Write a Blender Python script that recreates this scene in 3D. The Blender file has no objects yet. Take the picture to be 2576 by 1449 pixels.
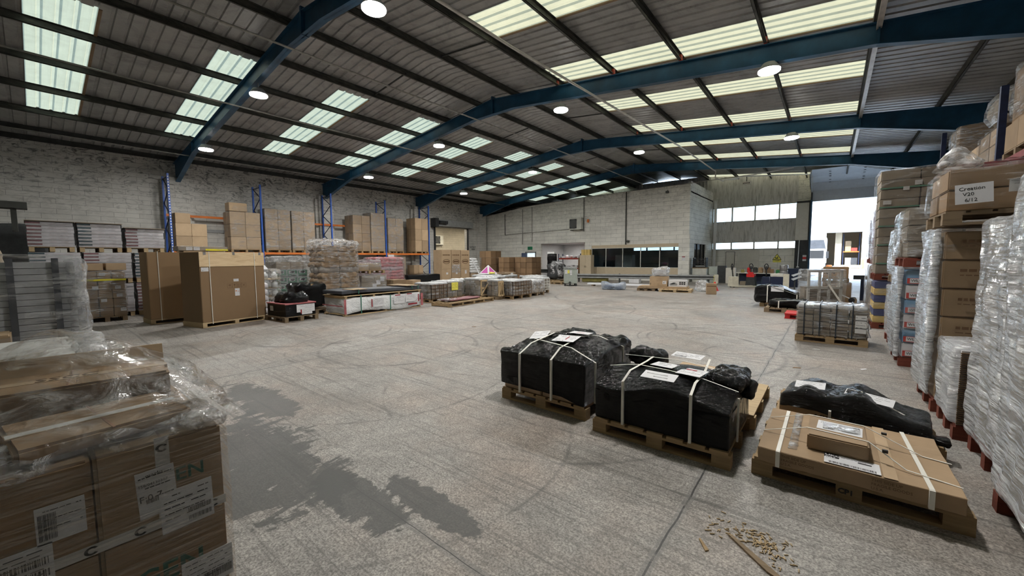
import bpy, bmesh, math, random
from math import sin, cos, radians, pi, sqrt, atan
from mathutils import Vector, Matrix, noise
C = bpy.context.scene.collection
rnd = random.Random(7)
sc = bpy.context.scene

# ------------------------------------------------------------------ mesh helpers
class MB:
    """collects faces, builds one mesh object"""
    def __init__(s): s.v = []; s.f = []; s.m = []
    def poly(s, pts, mi=0):
        b = len(s.v); s.v += [tuple(p) for p in pts]; s.f.append(tuple(range(b, b+len(pts)))); s.m.append(mi)
    def box(s, x0, x1, y0, y1, z0, z1, mi=0, M=None):
        P = [(x0,y0,z0),(x1,y0,z0),(x1,y1,z0),(x0,y1,z0),(x0,y0,z1),(x1,y0,z1),(x1,y1,z1),(x0,y1,z1)]
        if M is not None: P = [tuple(M @ Vector(p)) for p in P]
        b = len(s.v); s.v += P
        for q in ((0,3,2,1),(4,5,6,7),(0,1,5,4),(1,2,6,5),(2,3,7,6),(3,0,4,7)):
            s.f.append(tuple(b+i for i in q)); s.m.append(mi)
        return s
    def bar(s, a, b, w, h=None, mi=0):
        """rectangular bar from a to b"""
        a = Vector(a); b = Vector(b); d = (b-a); L = d.length; d.normalize()
        up = Vector((0,0,1)) if abs(d.z) < .95 else Vector((0,1,0))
        x = d.cross(up).normalized(); y = x.cross(d).normalized(); h = h or w
        M = Matrix(((x.x,d.x,y.x,a.x),(x.y,d.y,y.y,a.y),(x.z,d.z,y.z,a.z),(0,0,0,1)))
        return s.box(-w/2,w/2,0,L,-h/2,h/2,mi,M)
    def tube(s, pts, r, n=8, mi=0, cap=True):
        pts = [Vector(p) for p in pts]; rings = []
        for i, p in enumerate(pts):
            d = (pts[min(i+1,len(pts)-1)] - pts[max(i-1,0)]).normalized()
            up = Vector((0,0,1)) if abs(d.z) < .9 else Vector((0,1,0))
            x = d.cross(up).normalized(); y = x.cross(d)
            rr = r[i] if isinstance(r,(list,tuple)) else r
            b = len(s.v)
            for k in range(n):
                t = 2*pi*k/n; s.v.append(tuple(p + x*rr*cos(t) + y*rr*sin(t)))
            rings.append(b)
        for a, b in zip(rings, rings[1:]):
            for k in range(n):
                s.f.append((a+k, a+(k+1)%n, b+(k+1)%n, b+k)); s.m.append(mi)
        if cap:
            s.f.append(tuple(rings[0]+k for k in range(n))[::-1]); s.m.append(mi)
            s.f.append(tuple(rings[-1]+k for k in range(n))); s.m.append(mi)
        return s
    def lathe(s, c, prof, n=20, mi=0):
        base = []
        for r, z in prof:
            b = len(s.v)
            for k in range(n):
                t = 2*pi*k/n; s.v.append((c[0]+r*cos(t), c[1]+r*sin(t), c[2]+z))
            base.append(b)
        for a, b in zip(base, base[1:]):
            for k in range(n):
                s.f.append((a+k, a+(k+1)%n, b+(k+1)%n, b+k)); s.m.append(mi)
        s.f.append(tuple(base[0]+k for k in range(n))[::-1]); s.m.append(mi)
        s.f.append(tuple(base[-1]+k for k in range(n))); s.m.append(mi)
        return s
    def extrude(s, pts, axis, a, b, mi=0):
        """closed 2D outline extruded along an axis: axis 'x': pts=(y,z); 'y': (x,z); 'z': (x,y)"""
        def mk(p, t): return {'x':(t,p[0],p[1]),'y':(p[0],t,p[1]),'z':(p[0],p[1],t)}[axis]
        n = len(pts); i0 = len(s.v); s.v += [mk(p,a) for p in pts] + [mk(p,b) for p in pts]
        s.f.append(tuple(range(i0,i0+n))); s.m.append(mi); s.f.append(tuple(range(i0+2*n-1,i0+n-1,-1))); s.m.append(mi)
        for k in range(n):
            s.f.append((i0+k,i0+(k+1)%n,i0+n+(k+1)%n,i0+n+k)); s.m.append(mi)
        return s
    def rbox(s, lo, hi, r=.02, seg=.08, amp=0., freq=3., seed=0, warp=None, mi=0, bottom=True, aniso=(1,1,1), fold=0., crumple=0.):
        """rounded, subdivided box; skin displaced by noise along its normal, then warped"""
        lo = Vector(lo); hi = Vector(hi); sz = hi-lo; r = min(r, min(sz)/2*.98)
        N = [max(2, int(round(sz[i]/seg))) for i in range(3)]; idx = {}
        def coord(i, k):
            n = N[i]
            if k == 0: return lo[i]
            if k == n: return hi[i]
            return lo[i] + r*.6 + (sz[i]-r*1.2)*(k-1)/(n-2) if n > 2 else lo[i]+sz[i]*k/n
        def vert(k):
            if k in idx: return idx[k]
            p = Vector((coord(0,k[0]),coord(1,k[1]),coord(2,k[2])))
            q = Vector([min(max(p[i],lo[i]+r),hi[i]-r) for i in range(3)])
            d = p-q
            d = d.normalized() if d.length > 1e-9 else Vector((0,0,1))
            p = q + d*r
            if amp:
                t = Vector((p.x*freq*aniso[0]+seed*7.3, p.y*freq*aniso[1]-seed*3.1, p.z*freq*aniso[2]+seed))
                p = p + d*amp*(noise.noise(t)+.5*noise.noise(t*2.3))
            if fold or crumple:
                up = max(0., d.z)
                a = noise.noise(Vector((p.x*2.5+seed, p.y*2.5, p.z*26+p.x*5+p.y*4))); b = noise.noise(Vector((p.x*17+seed, p.y*17, p.z*17))); c_ = noise.noise(Vector((p.x*40+seed, p.y*40, p.z*40)))
                env = max(0., noise.noise(Vector((p.x*2.2, p.y*2.2+seed, p.z*2.2)))+.35)
                p = p + d*(fold*(1-up)*(.5-abs(a))*1.2*env + crumple*up*((.5-abs(b))*1.3+(.3-abs(c_))*.5)*(.35+env))
            if warp: p = warp(p)
            idx[k] = len(s.v); s.v.append(tuple(p)); return idx[k]
        def face(a, i, j, fix, flip):
            for u in range(N[i]):
                for w in range(N[j]):
                    q = []
                    for du, dw in ((0,0),(1,0),(1,1),(0,1)):
                        k = [0,0,0]; k[a] = fix; k[i] = u+du; k[j] = w+dw; q.append(vert(tuple(k)))
                    s.f.append(tuple(q if not flip else q[::-1])); s.m.append(mi)
        face(2,0,1,N[2],False)
        if bottom: face(2,0,1,0,True)
        face(0,1,2,N[0],False); face(0,1,2,0,True); face(1,0,2,N[1],True); face(1,0,2,0,False)
        return s
    def build(s, name, mats, parent=None, smooth=False, loc=None):
        me = bpy.data.meshes.new(name); me.from_pydata(s.v, [], s.f); me.update()
        if not isinstance(mats, (list,tuple)): mats = [mats]
        for m in mats: me.materials.append(m)
        if any(s.m): me.polygons.foreach_set('material_index', s.m)
        if smooth: me.polygons.foreach_set('use_smooth', [True]*len(me.polygons))
        o = bpy.data.objects.new(name, me); C.objects.link(o)
        if parent: o.parent = parent
        if loc: o.location = loc
        return o

def thing(name, label, cat, loc=(0,0,0), rz=0, group=None):
    o = bpy.data.objects.new(name, None); o.empty_display_size = .1; C.objects.link(o)
    o.location = loc; o.rotation_euler = (0,0,rz); tag(o, label, cat, group); return o
def tag(o, label, cat, group=None):
    o['label'] = label; o['category'] = cat
    if group: o['group'] = group
    return o
def struct(o, label=None):
    o['kind'] = 'structure'
    if label: o['label'] = label
    return o
def same(o, parent, loc=None, rz=None, mat=None):
    c = o.copy(); C.objects.link(c); c.parent = parent
    if loc: c.location = loc
    if rz is not None: c.rotation_euler = (0,0,rz)
    return c
def tree(o, loc, rz=0, label=None, group=None):
    r = o.copy(); C.objects.link(r); r.location = loc; r.rotation_euler = (0,0,rz)
    if label: r['label'] = label
    if group: r['group'] = group
    for ch in list(o.children):
        c = ch.copy(); C.objects.link(c); c.parent = r
        for g in list(ch.children):
            d = g.copy(); C.objects.link(d); d.parent = c
    return r

# ------------------------------------------------------------------ material helpers
class NT:
    def __init__(s, name):
        s.mat = bpy.data.materials.new(name); s.mat.use_nodes = True
        s.t = s.mat.node_tree; s.n = s.t.nodes; s.n.clear(); s.out = s.n.new('ShaderNodeOutputMaterial')
    def new(s, typ, **kw):
        n = s.n.new('ShaderNode'+typ)
        for k, v in kw.items():
            if k.startswith('i_'):
                n.inputs[k[2:].replace('_',' ')].default_value = v
            else: setattr(n, k, v)
        return n
    def L(s, a, b): s.t.links.new(a, b)
    def val(s, x, sock):
        if hasattr(x, 'is_output') or isinstance(x, bpy.types.NodeSocket): s.L(x, sock)
        else: sock.default_value = x
    def math(s, op, a, b=0., c=None, clamp=False):
        n = s.new('Math', operation=op); n.use_clamp = clamp
        s.val(a, n.inputs[0]); s.val(b, n.inputs[1])
        if c is not None: s.val(c, n.inputs[2])
        return n.outputs[0]
    def coord(s, kind='Object', scale=(1,1,1), rot=(0,0,0), loc=(0,0,0)):
        t = s.new('TexCoord'); m = s.new('Mapping'); m.inputs['Scale'].default_value = scale
        m.inputs['Rotation'].default_value = rot; m.inputs['Location'].default_value = loc
        s.L(t.outputs[kind], m.inputs['Vector']); return m.outputs[0]
    def noise(s, vec, scale=1., detail=3., rough=.5, dist=0.):
        n = s.new('TexNoise'); s.L(vec, n.inputs['Vector']); n.inputs['Scale'].default_value = scale
        n.inputs['Detail'].default_value = detail; n.inputs['Roughness'].default_value = rough; n.inputs['Distortion'].default_value = dist
        return n.outputs['Fac']
    def ramp(s, fac, stops):
        n = s.new('ValToRGB'); s.L(fac, n.inputs[0]); e = n.color_ramp.elements
        while len(e) < len(stops): e.new(.5)
        for k, (p, c) in enumerate(stops):
            e[k].position = p; e[k].color = (c if isinstance(c, tuple) else (c,c,c)) + ((1,) if not isinstance(c,tuple) or len(c)==3 else ())
        return n.outputs[0]
    def mix(s, f, a, b, mode='MIX'):
        n = s.new('Mix', data_type='RGBA', blend_type=mode)
        s.val(f, n.inputs[0])
        for x, k in ((a,6),(b,7)):
            if isinstance(x, tuple): n.inputs[k].default_value = x if len(x)==4 else x+(1,)
            else: s.L(x, n.inputs[k])
        return n.outputs[2]
    def bump(s, h, strength=.3, dist=.01):
        n = s.new('Bump'); n.inputs['Strength'].default_value = strength; n.inputs['Distance'].default_value = dist
        s.L(h, n.inputs['Height']); return n.outputs[0]
    def bsdf(s, col, rough=.6, metal=0., normal=None, spec=.5, **kw):
        n = s.new('BsdfPrincipled')
        if isinstance(col, tuple): n.inputs['Base Color'].default_value = col if len(col)==4 else col+(1,)
        else: s.L(col, n.inputs['Base Color'])
        s.val(rough, n.inputs['Roughness']); n.inputs['Metallic'].default_value = metal
        n.inputs['Specular IOR Level'].default_value = spec
        if normal: s.L(normal, n.inputs['Normal'])
        for k, v in kw.items(): s.val(v, n.inputs[k.replace('_',' ')])
        return n.outputs[0]
    def done(s, sh): s.L(sh, s.out.inputs[0]); return s.mat

def plain(name, col, rough=.6, metal=0., var=.12, scale=6., bump=0., spec=.4, emit=None):
    t = NT(name); v = t.coord(); n = t.noise(v, scale, 4, .6)
    a = tuple(max(0,c*(1-var)) for c in col); b = tuple(min(1,c*(1+var)) for c in col)
    c = t.ramp(n, [(.3,a),(.7,b)])
    kw = {}
    if emit: kw = {'Emission_Color': emit[:3]+(1,), 'Emission_Strength': emit[3]}
    return t.done(t.bsdf(c, rough, metal, t.bump(n, bump, .01) if bump else None, spec, **kw))

def m_carton(name, col, dark=.75, seed=0.):
    t = NT(name); v = t.coord(loc=(seed,seed*2,seed*3)); a = t.noise(v, 2.2, 5, .6); b = t.noise(t.coord(scale=(1,1,60)), 3, 2)
    c = t.ramp(a, [(.25, tuple(x*dark for x in col)), (.7, col)])
    oi = t.new('ObjectInfo'); r = t.math('MULTIPLY_ADD', oi.outputs['Random'], .34, .78)
    hsv = t.new('HueSaturation'); t.L(c, hsv.inputs['Color']); t.L(r, hsv.inputs['Value'])
    return t.done(t.bsdf(hsv.outputs[0], .72, 0, t.bump(b, .12, .004), .3))

def m_wood(name, col, dark=.6, axis=0):
    t = NT(name); s = [9,9,9]; s[axis] = .9
    v = t.coord(scale=tuple(s)); n = t.noise(v, 3.5, 6, .65, .6); n2 = t.noise(t.coord(), 5, 3)
    c = t.ramp(n, [(.25, tuple(x*dark for x in col)), (.55, col), (.8, tuple(min(1,x*1.12) for x in col))])
    c = t.mix(t.math('MULTIPLY', n2, .35), c, tuple(x*.55 for x in col))
    oi = t.new('ObjectInfo'); hsv = t.new('HueSaturation'); t.L(c, hsv.inputs['Color'])
    t.L(t.math('MULTIPLY_ADD', oi.outputs['Random'], .25, .85), hsv.inputs['Value'])
    return t.done(t.bsdf(hsv.outputs[0], .75, 0, t.bump(n, .3, .004), .25))

def m_film(name, tint=(.9,.92,.95), lo=.02, hi=.4, scale=(1.2,1.2,15), rot=(.12,.1,0), rough=.1, bump=.9, dist=.02, seed=0., patch=(.46,.62), gloss=.8, pmin=.08):
    """stretch film: clear, with milky shiny streaks where it is wrinkled"""
    t = NT(name); v = t.coord(scale=scale, rot=rot, loc=(seed,seed,seed))
    n = t.noise(v, 2.6, 6, .66, 1.); n2 = t.noise(t.coord(scale=(1,1,1.5), loc=(seed*3,0,seed)), 2.0, 4, .6, 1.2)
    st = t.ramp(n, [(.44,0.),(.60,1.)]); pa = t.math('MULTIPLY_ADD', t.ramp(n2, [(patch[0],0.),(patch[1],1.)]), 1-pmin, pmin)
    nr = t.bump(t.math('ADD', n, t.math('MULTIPLY', n2, .7)), bump, dist)
    f = t.math('MULTIPLY_ADD', t.math('MULTIPLY', st, pa), hi-lo, lo, clamp=True)
    tr = t.new('BsdfTransparent'); tr.inputs[0].default_value = (.98,.985,.99,1)
    p = t.bsdf(tint, .3, 0, nr, .6)
    g = t.new('BsdfGlossy'); g.inputs['Roughness'].default_value = rough; g.inputs['Color'].default_value = (1,1,1,1); t.L(nr, g.inputs['Normal'])
    m1 = t.new('MixShader'); t.L(f, m1.inputs[0]); t.L(tr.outputs[0], m1.inputs[1]); t.L(p, m1.inputs[2])
    m2 = t.new('MixShader'); fr = t.new('Fresnel'); fr.inputs[0].default_value = 1.5; t.L(nr, fr.inputs['Normal'])
    k = t.math('MULTIPLY', t.math('MULTIPLY_ADD', t.math('MULTIPLY', st, pa), .85, .15), gloss)
    t.L(t.math('MULTIPLY', t.math('MULTIPLY_ADD', fr.outputs[0], 1.2, .06), k, clamp=True), m2.inputs[0]); t.L(m1.outputs[0], m2.inputs[1]); t.L(g.outputs[0], m2.inputs[2])
    return t.done(m2.outputs[0])

def m_black(name):
    t = NT(name); n = t.noise(t.coord(scale=(1.2,1.2,14), rot=(.1,.15,.2)), 3.2, 5, .65, 1.2); n2 = t.noise(t.coord(), 38, 6, .75, 2.)
    nb = t.bump(t.math('ADD', n, t.math('MULTIPLY', n2, .55)), .9, .012)
    return t.done(t.bsdf((.002,.002,.003), .08, 0, nb, .30))

def m_block(name, ax, col=(.60,.60,.57), dirt=.5, w=.9, h=.225, mort=(.30,.30,.29)):
    """painted blockwork, ax = which object axis runs along the wall"""
    t = NT(name); tc = t.new('TexCoord'); s = t.new('SeparateXYZ'); t.L(tc.outputs['Object'], s.inputs[0])
    c = t.new('CombineXYZ'); t.L(s.outputs[ax], c.inputs[0]); t.L(s.outputs[2], c.inputs[1])
    b = t.new('TexBrick'); t.L(c.outputs[0], b.inputs['Vector'])
    b.inputs['Scale'].default_value = 1; b.inputs['Mortar Size'].default_value = .007; b.inputs['Mortar Smooth'].default_value = .3
    b.inputs['Brick Width'].default_value = w; b.inputs['Row Height'].default_value = h; b.inputs['Bias'].default_value = -.3
    b.inputs['Color1'].default_value = col+(1,); b.inputs['Color2'].default_value = tuple(x*.9 for x in col)+(1,); b.inputs['Mortar'].default_value = mort+(1,)
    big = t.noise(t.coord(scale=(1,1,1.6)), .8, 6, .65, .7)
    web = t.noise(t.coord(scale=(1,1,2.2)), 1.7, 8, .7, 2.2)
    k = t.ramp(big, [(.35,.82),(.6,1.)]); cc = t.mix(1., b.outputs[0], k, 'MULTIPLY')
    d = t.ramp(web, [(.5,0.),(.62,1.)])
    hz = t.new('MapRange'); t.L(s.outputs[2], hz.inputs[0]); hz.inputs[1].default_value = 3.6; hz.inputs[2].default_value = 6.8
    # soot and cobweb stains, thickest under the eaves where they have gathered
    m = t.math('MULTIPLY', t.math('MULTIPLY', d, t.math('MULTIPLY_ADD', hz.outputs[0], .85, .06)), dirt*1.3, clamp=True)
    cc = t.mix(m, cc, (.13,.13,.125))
    return t.done(t.bsdf(cc, .85, 0, t.bump(t.math('MULTIPLY', b.outputs[1], -1.), .5, .01), .2))
# ------------------------------------------------------------------ materials
M = {}
M['block_side'] = m_block('painted_block_side', 1, (.62,.61,.575), .95); M['block_corner'] = m_block('office_corner_block', 1, (.80,.79,.75), .3, h=.3)
M['block_end'] = m_block('painted_block_end', 0, (.80,.79,.74), .35, h=.3)
M['block_far'] = m_block('painted_block_far', 0, (.78,.76,.69), .4, w=.9, h=.45)
M['block_annex'] = m_block('annex_block', 1, (.50,.46,.38), .3)
M['steel'] = plain('dark_steel', (.045,.048,.045), .6, .1, .4, 3)
def m_purlin():
    t = NT('dirty_galvanised'); n = t.noise(t.coord(scale=(6,.8,3)), 2, 6, .7, .6)
    c = t.ramp(n, [(.35,(.035,.036,.034)),(.62,(.10,.10,.085)),(.8,(.22,.20,.14))])
    return t.done(t.bsdf(c, .6, .3, None, .3))
M['purlin'] = m_purlin()
M['rafter'] = plain('blue_painted_steel', (.015,.075,.15), .42, .0, .35, 1.5)
M['deck'] = None
def m_deck():
    t = NT('grey_roof_sheet'); n = t.noise(t.coord(scale=(1,1,1)), .9, 8, .72, 1.2); n2 = t.noise(t.coord(scale=(.5,5,1)), 3, 5, .7)
    c = t.ramp(n, [(.3,(.20,.20,.195)),(.5,(.33,.33,.325)),(.75,(.42,.42,.41))])
    web = t.ramp(t.noise(t.coord(scale=(1,1.6,1)), 2.6, 8, .75, 3.), [(.60,0.),(.70,1.)])
    c = t.mix(t.math('MULTIPLY', web, .5), c, (.06,.06,.055))
    return t.done(t.bsdf(c, .45, .25, t.bump(n2, .1, .01), .5))
M['deck'] = m_deck()
def m_sky(name, col):
    t = NT(name); n = t.noise(t.coord(scale=(1.2,1.2,1)), 1.3, 7, .65, 1.); 
    web = t.ramp(t.noise(t.coord(scale=(1,1,1)), 2.2, 8, .78, 4.), [(.60,0.),(.68,1.)])
    fib = t.noise(t.coord(scale=(.4,9,1)), 3, 4)
    c = t.ramp(n, [(.3,tuple(x*.82 for x in col)),(.7,col)])
    c = t.mix(t.math('MULTIPLY', fib, .45), c, tuple(x*.6 for x in col)); c = t.mix(t.math('MULTIPLY', web, .5), c, (.12,.10,.06))
    tr = t.new('BsdfTranslucent'); t.L(c, tr.inputs[0]); d = t.new('BsdfDiffuse'); t.L(c, d.inputs[0])
    m = t.new('MixShader'); m.inputs[0].default_value = .25; t.L(tr.outputs[0], m.inputs[1]); t.L(d.outputs[0], m.inputs[2])
    return t.done(m.outputs[0])
M['sky_l'] = m_sky('aged_rooflight_pale', (.20,.205,.15))
M['sky_r'] = m_sky('aged_rooflight_yellow', (.275,.24,.15))
M['clad'] = None
def m_clad():
    t = NT('stained_wall_cladding'); n = t.noise(t.coord(scale=(5,1,.7)), 1.6, 7, .7, .8); n2 = t.noise(t.coord(), 1.2, 5)
    c = t.ramp(n, [(.3,(.27,.26,.245)),(.5,(.62,.61,.59)),(.75,(.74,.73,.71))]); c = t.mix(t.math('MULTIPLY', n2, .3), c, (.36,.35,.33))
    return t.done(t.bsdf(c, .7, 0, None, .3))
M['clad'] = m_clad()
M['pale'] = plain('pale_panel', (.58,.56,.50), .7, 0, .06)
M['beige'] = plain('beige_panel', (.55,.46,.33), .7, 0, .05)
M['white'] = plain('white_paint', (.72,.73,.73), .55, 0, .05)
M['offwhite'] = plain('off_white_metal', (.55,.55,.50), .5, 0, .15, 3)
M['grey'] = plain('grey_paint', (.30,.31,.31), .55, 0, .15, 4)
M['doorpanel'] = plain('pale_door_panel', (.55,.58,.62), .4, .1, .06)
M['dark'] = plain('dark_grey', (.03,.032,.034), .6, 0, .3)
M['pipe'] = plain('galvanised_pipe', (.30,.29,.27), .4, .5, .3, 5)
M['tray'] = plain('pale_cable_tray', (.55,.53,.50), .4, .3, .15, 5)
M['red_bracket'] = plain('red_oxide', (.35,.05,.03), .6, 0, .3)
M['orange'] = plain('orange_rack_beam', (.62,.17,.03), .5, 0, .18, 4)
M['rackblue'] = plain('blue_rack_upright', (.03,.10,.42), .45, 0, .2, 4)
M['racknavy'] = plain('navy_rack_brace', (.012,.02,.06), .5, 0, .3)
M['palletwood'] = m_wood('pallet_wood', (.36,.25,.135)); M['palletnew'] = m_wood('new_pallet_wood', (.56,.42,.25), .75)
M['palletold'] = m_wood('weathered_pallet_wood', (.26,.19,.12)); M['palletred'] = m_wood('dark_red_pallet_wood', (.20,.055,.035))
M['ply'] = None
def m_ply():
    t = NT('knotty_plywood'); n = t.noise(t.coord(scale=(1.2,1.2,7)), 1.6, 6, .6, 1.3)
    v = t.new('TexVoronoi'); t.L(t.coord(scale=(1,1,.8)), v.inputs['Vector']); v.inputs['Scale'].default_value = 3.4
    c = t.ramp(n, [(.3,(.60,.42,.24)),(.6,(.74,.57,.36))]); k = t.ramp(v.outputs['Distance'], [(.03,1.),(.09,0.)])
    return t.done(t.bsdf(t.mix(t.math('MULTIPLY', k, .8), c, (.30,.13,.05)), .6, 0, None, .3))
M['ply'] = m_ply()
M['ct'] = m_carton('carton_brown', (.36,.25,.15)); M['ct2'] = m_carton('carton_tan', (.45,.325,.205), .8, 3.)
M['ct3'] = m_carton('carton_dark', (.23,.145,.08), .8, 6.); M['ct4'] = m_carton('carton_smooth', (.30,.195,.108), .93, 9.)
M['ctgrey'] = m_carton('carton_greyed', (.33,.27,.20), .7, 2.)
M['inner'] = plain('carton_inside', (.24,.13,.075), .8)
M['film'] = m_film('stretch_film', lo=.03, hi=.5, gloss=1.5, patch=(.42,.6)); M['film_clear'] = m_film('clear_film', lo=.02, hi=.3, scale=(1,1,9), bump=.8, seed=4., patch=(.5,.66))
M['film_milky'] = m_film('milky_film', (.90,.92,.96), .24, .88, (.8,.8,13), (.28,.2,0), .09, 1., .035, 2., (.3,.55), 1.7, .4)
M['film_crumple'] = m_film('crumpled_film', (.9,.9,.92), .08, .65, (2.5,2.5,4), (.4,.5,.2), .1, 1., .04, 5., (.3,.6), 1.)
M['film_front'] = m_film('near_film', (.62,.56,.48), .02, .34, (.5,.5,34), (.22,0,0), .12, .5, .008, 1., (.35,.55), .6, .3)
M['film_hood'] = m_film('hood_film', (.9,.9,.92), .03, .3, (2.2,2.2,2.6), (.4,.5,.2), .07, 1., .05, 5., (.35,.6), 1.)
M['black'] = m_black('black_stretch_film')
M['strap'] = plain('white_strap', (.72,.70,.64), .45, 0, .05); M['bstrap'] = plain('black_strap', (.012,.02,.03), .4)
M['gstrap'] = plain('green_strap', (.05,.20,.14), .4)
M['paper'] = plain('white_paper', (.66,.66,.68), .6, 0, .03); M['paperw'] = plain('worn_paper', (.55,.54,.52), .6, 0, .06)
M['ink'] = plain('black_ink', (.02,.02,.022), .6, 0, .1); M['redink'] = plain('dark_red_ink', (.28,.02,.03), .5)
M['brownink'] = plain('brown_print', (.12,.065,.03), .7); M['greenink'] = plain('green_print', (.02,.10,.07), .6)
M['ybox'] = plain('yellow_tape', (.75,.68,.05), .4); M['yellow'] = plain('yellow_note', (.78,.72,.12), .5)
M['sack'] = plain('paper_sack', (.36,.23,.12), .75, 0, .3, 7, .4); M['sackg'] = plain('grey_sack', (.33,.28,.24), .7, 0, .25, 7, .4)
M['pink'] = plain('pink_sack', (.42,.13,.14), .5, 0, .35, 5, .4); M['lilac'] = plain('lilac_sack', (.36,.24,.27), .5, 0, .3, 5, .4)
M['wwrap'] = None
def m_wwrap():
    t = NT('white_plastic_sheet'); n = t.noise(t.coord(scale=(1,1,1.6), rot=(0,.5,.3)), 3.2, 5, .6, 1.6)
    return t.done(t.bsdf((.70,.71,.72), .32, 0, t.bump(n, .9, .05), .5))
M['wwrap'] = m_wwrap()
M['slate'] = plain('black_foam_sheet', (.055,.06,.072), .5, 0, .25, 2); M['red'] = plain('red_plastic', (.55,.02,.02), .4, 0, .15)
M['navy'] = plain('navy_plastic', (.012,.02,.05), .4); M['green'] = plain('green_plastic', (.02,.16,.05), .5)
M['ibc'] = plain('grey_tank_plastic', (.36,.40,.36), .45, 0, .08); M['cream'] = plain('cream_plastic', (.55,.52,.42), .5)
M['chrome'] = plain('brushed_steel', (.42,.42,.43), .3, .9, .15); M['foam'] = plain('white_foam_lid', (.78,.78,.76), .5, 0, .03)
M['traygrey'] = plain('grey_tray_plastic', (.42,.43,.45), .35, 0, .08); M['traywhite'] = plain('white_carton_tray', (.62,.60,.63), .5, 0, .08)
M['traypink'] = plain('maroon_print', (.22,.09,.10), .5); M['traydark'] = plain('slate_print', (.05,.09,.11), .5)
M['lemon'] = plain('yellow_carton', (.62,.45,.16), .6); M['skyblue'] = plain('blue_carton_print', (.16,.30,.46), .5)
M['redct'] = plain('red_carton_print', (.50,.05,.04), .5); M['violet'] = plain('dark_blue_carton_print', (.05,.06,.16), .5)
M['whitect'] = plain('white_carton_board', (.60,.60,.62), .55, 0, .06); M['greenct'] = plain('green_carton_print', (.10,.24,.16), .55)
M['maroon'] = plain('dark_red_carton', (.22,.04,.045), .55, 0, .2)
M['olive'] = plain('olive_blanket', (.25,.22,.07), .8, 0, .2); M['poly'] = m_film('blue_grey_sheet', (.45,.52,.62), .4, .95, (3,3,3), (.3,.2,0), .2, 1., .05, 8.)
M['lit'] = plain('lamp_lens', (1,1,1), .3, emit=(1,.98,.94,34.))
M['exit'] = plain('green_exit_sign', (.01,.09,.04), .4, 0, .1, emit=(.02,.22,.09,.25)); M['cyan'] = plain('green_indicator', (0,.5,.35), .3, emit=(.05,1,.7,1.6))
M['bluedoor'] = plain('dark_blue_door', (.015,.025,.09), .5); M['acgrille'] = plain('black_grille', (.015,.016,.018), .5)
def m_glass(name, tint=(.9,.95,.95)):
    t = NT(name); tr = t.new('BsdfTransparent'); tr.inputs[0].default_value = tint+(1,); g = t.new('BsdfGlossy'); g.inputs['Roughness'].default_value = .03
    f = t.new('Fresnel'); f.inputs[0].default_value = 1.5; m = t.new('MixShader')
    t.L(f.outputs[0], m.inputs[0]); t.L(tr.outputs[0], m.inputs[1]); t.L(g.outputs[0], m.inputs[2]); return t.done(m.outputs[0])
M['glass'] = m_glass('office_glass', (.62,.68,.70)); M['glass2'] = m_glass('window_glass')

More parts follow.
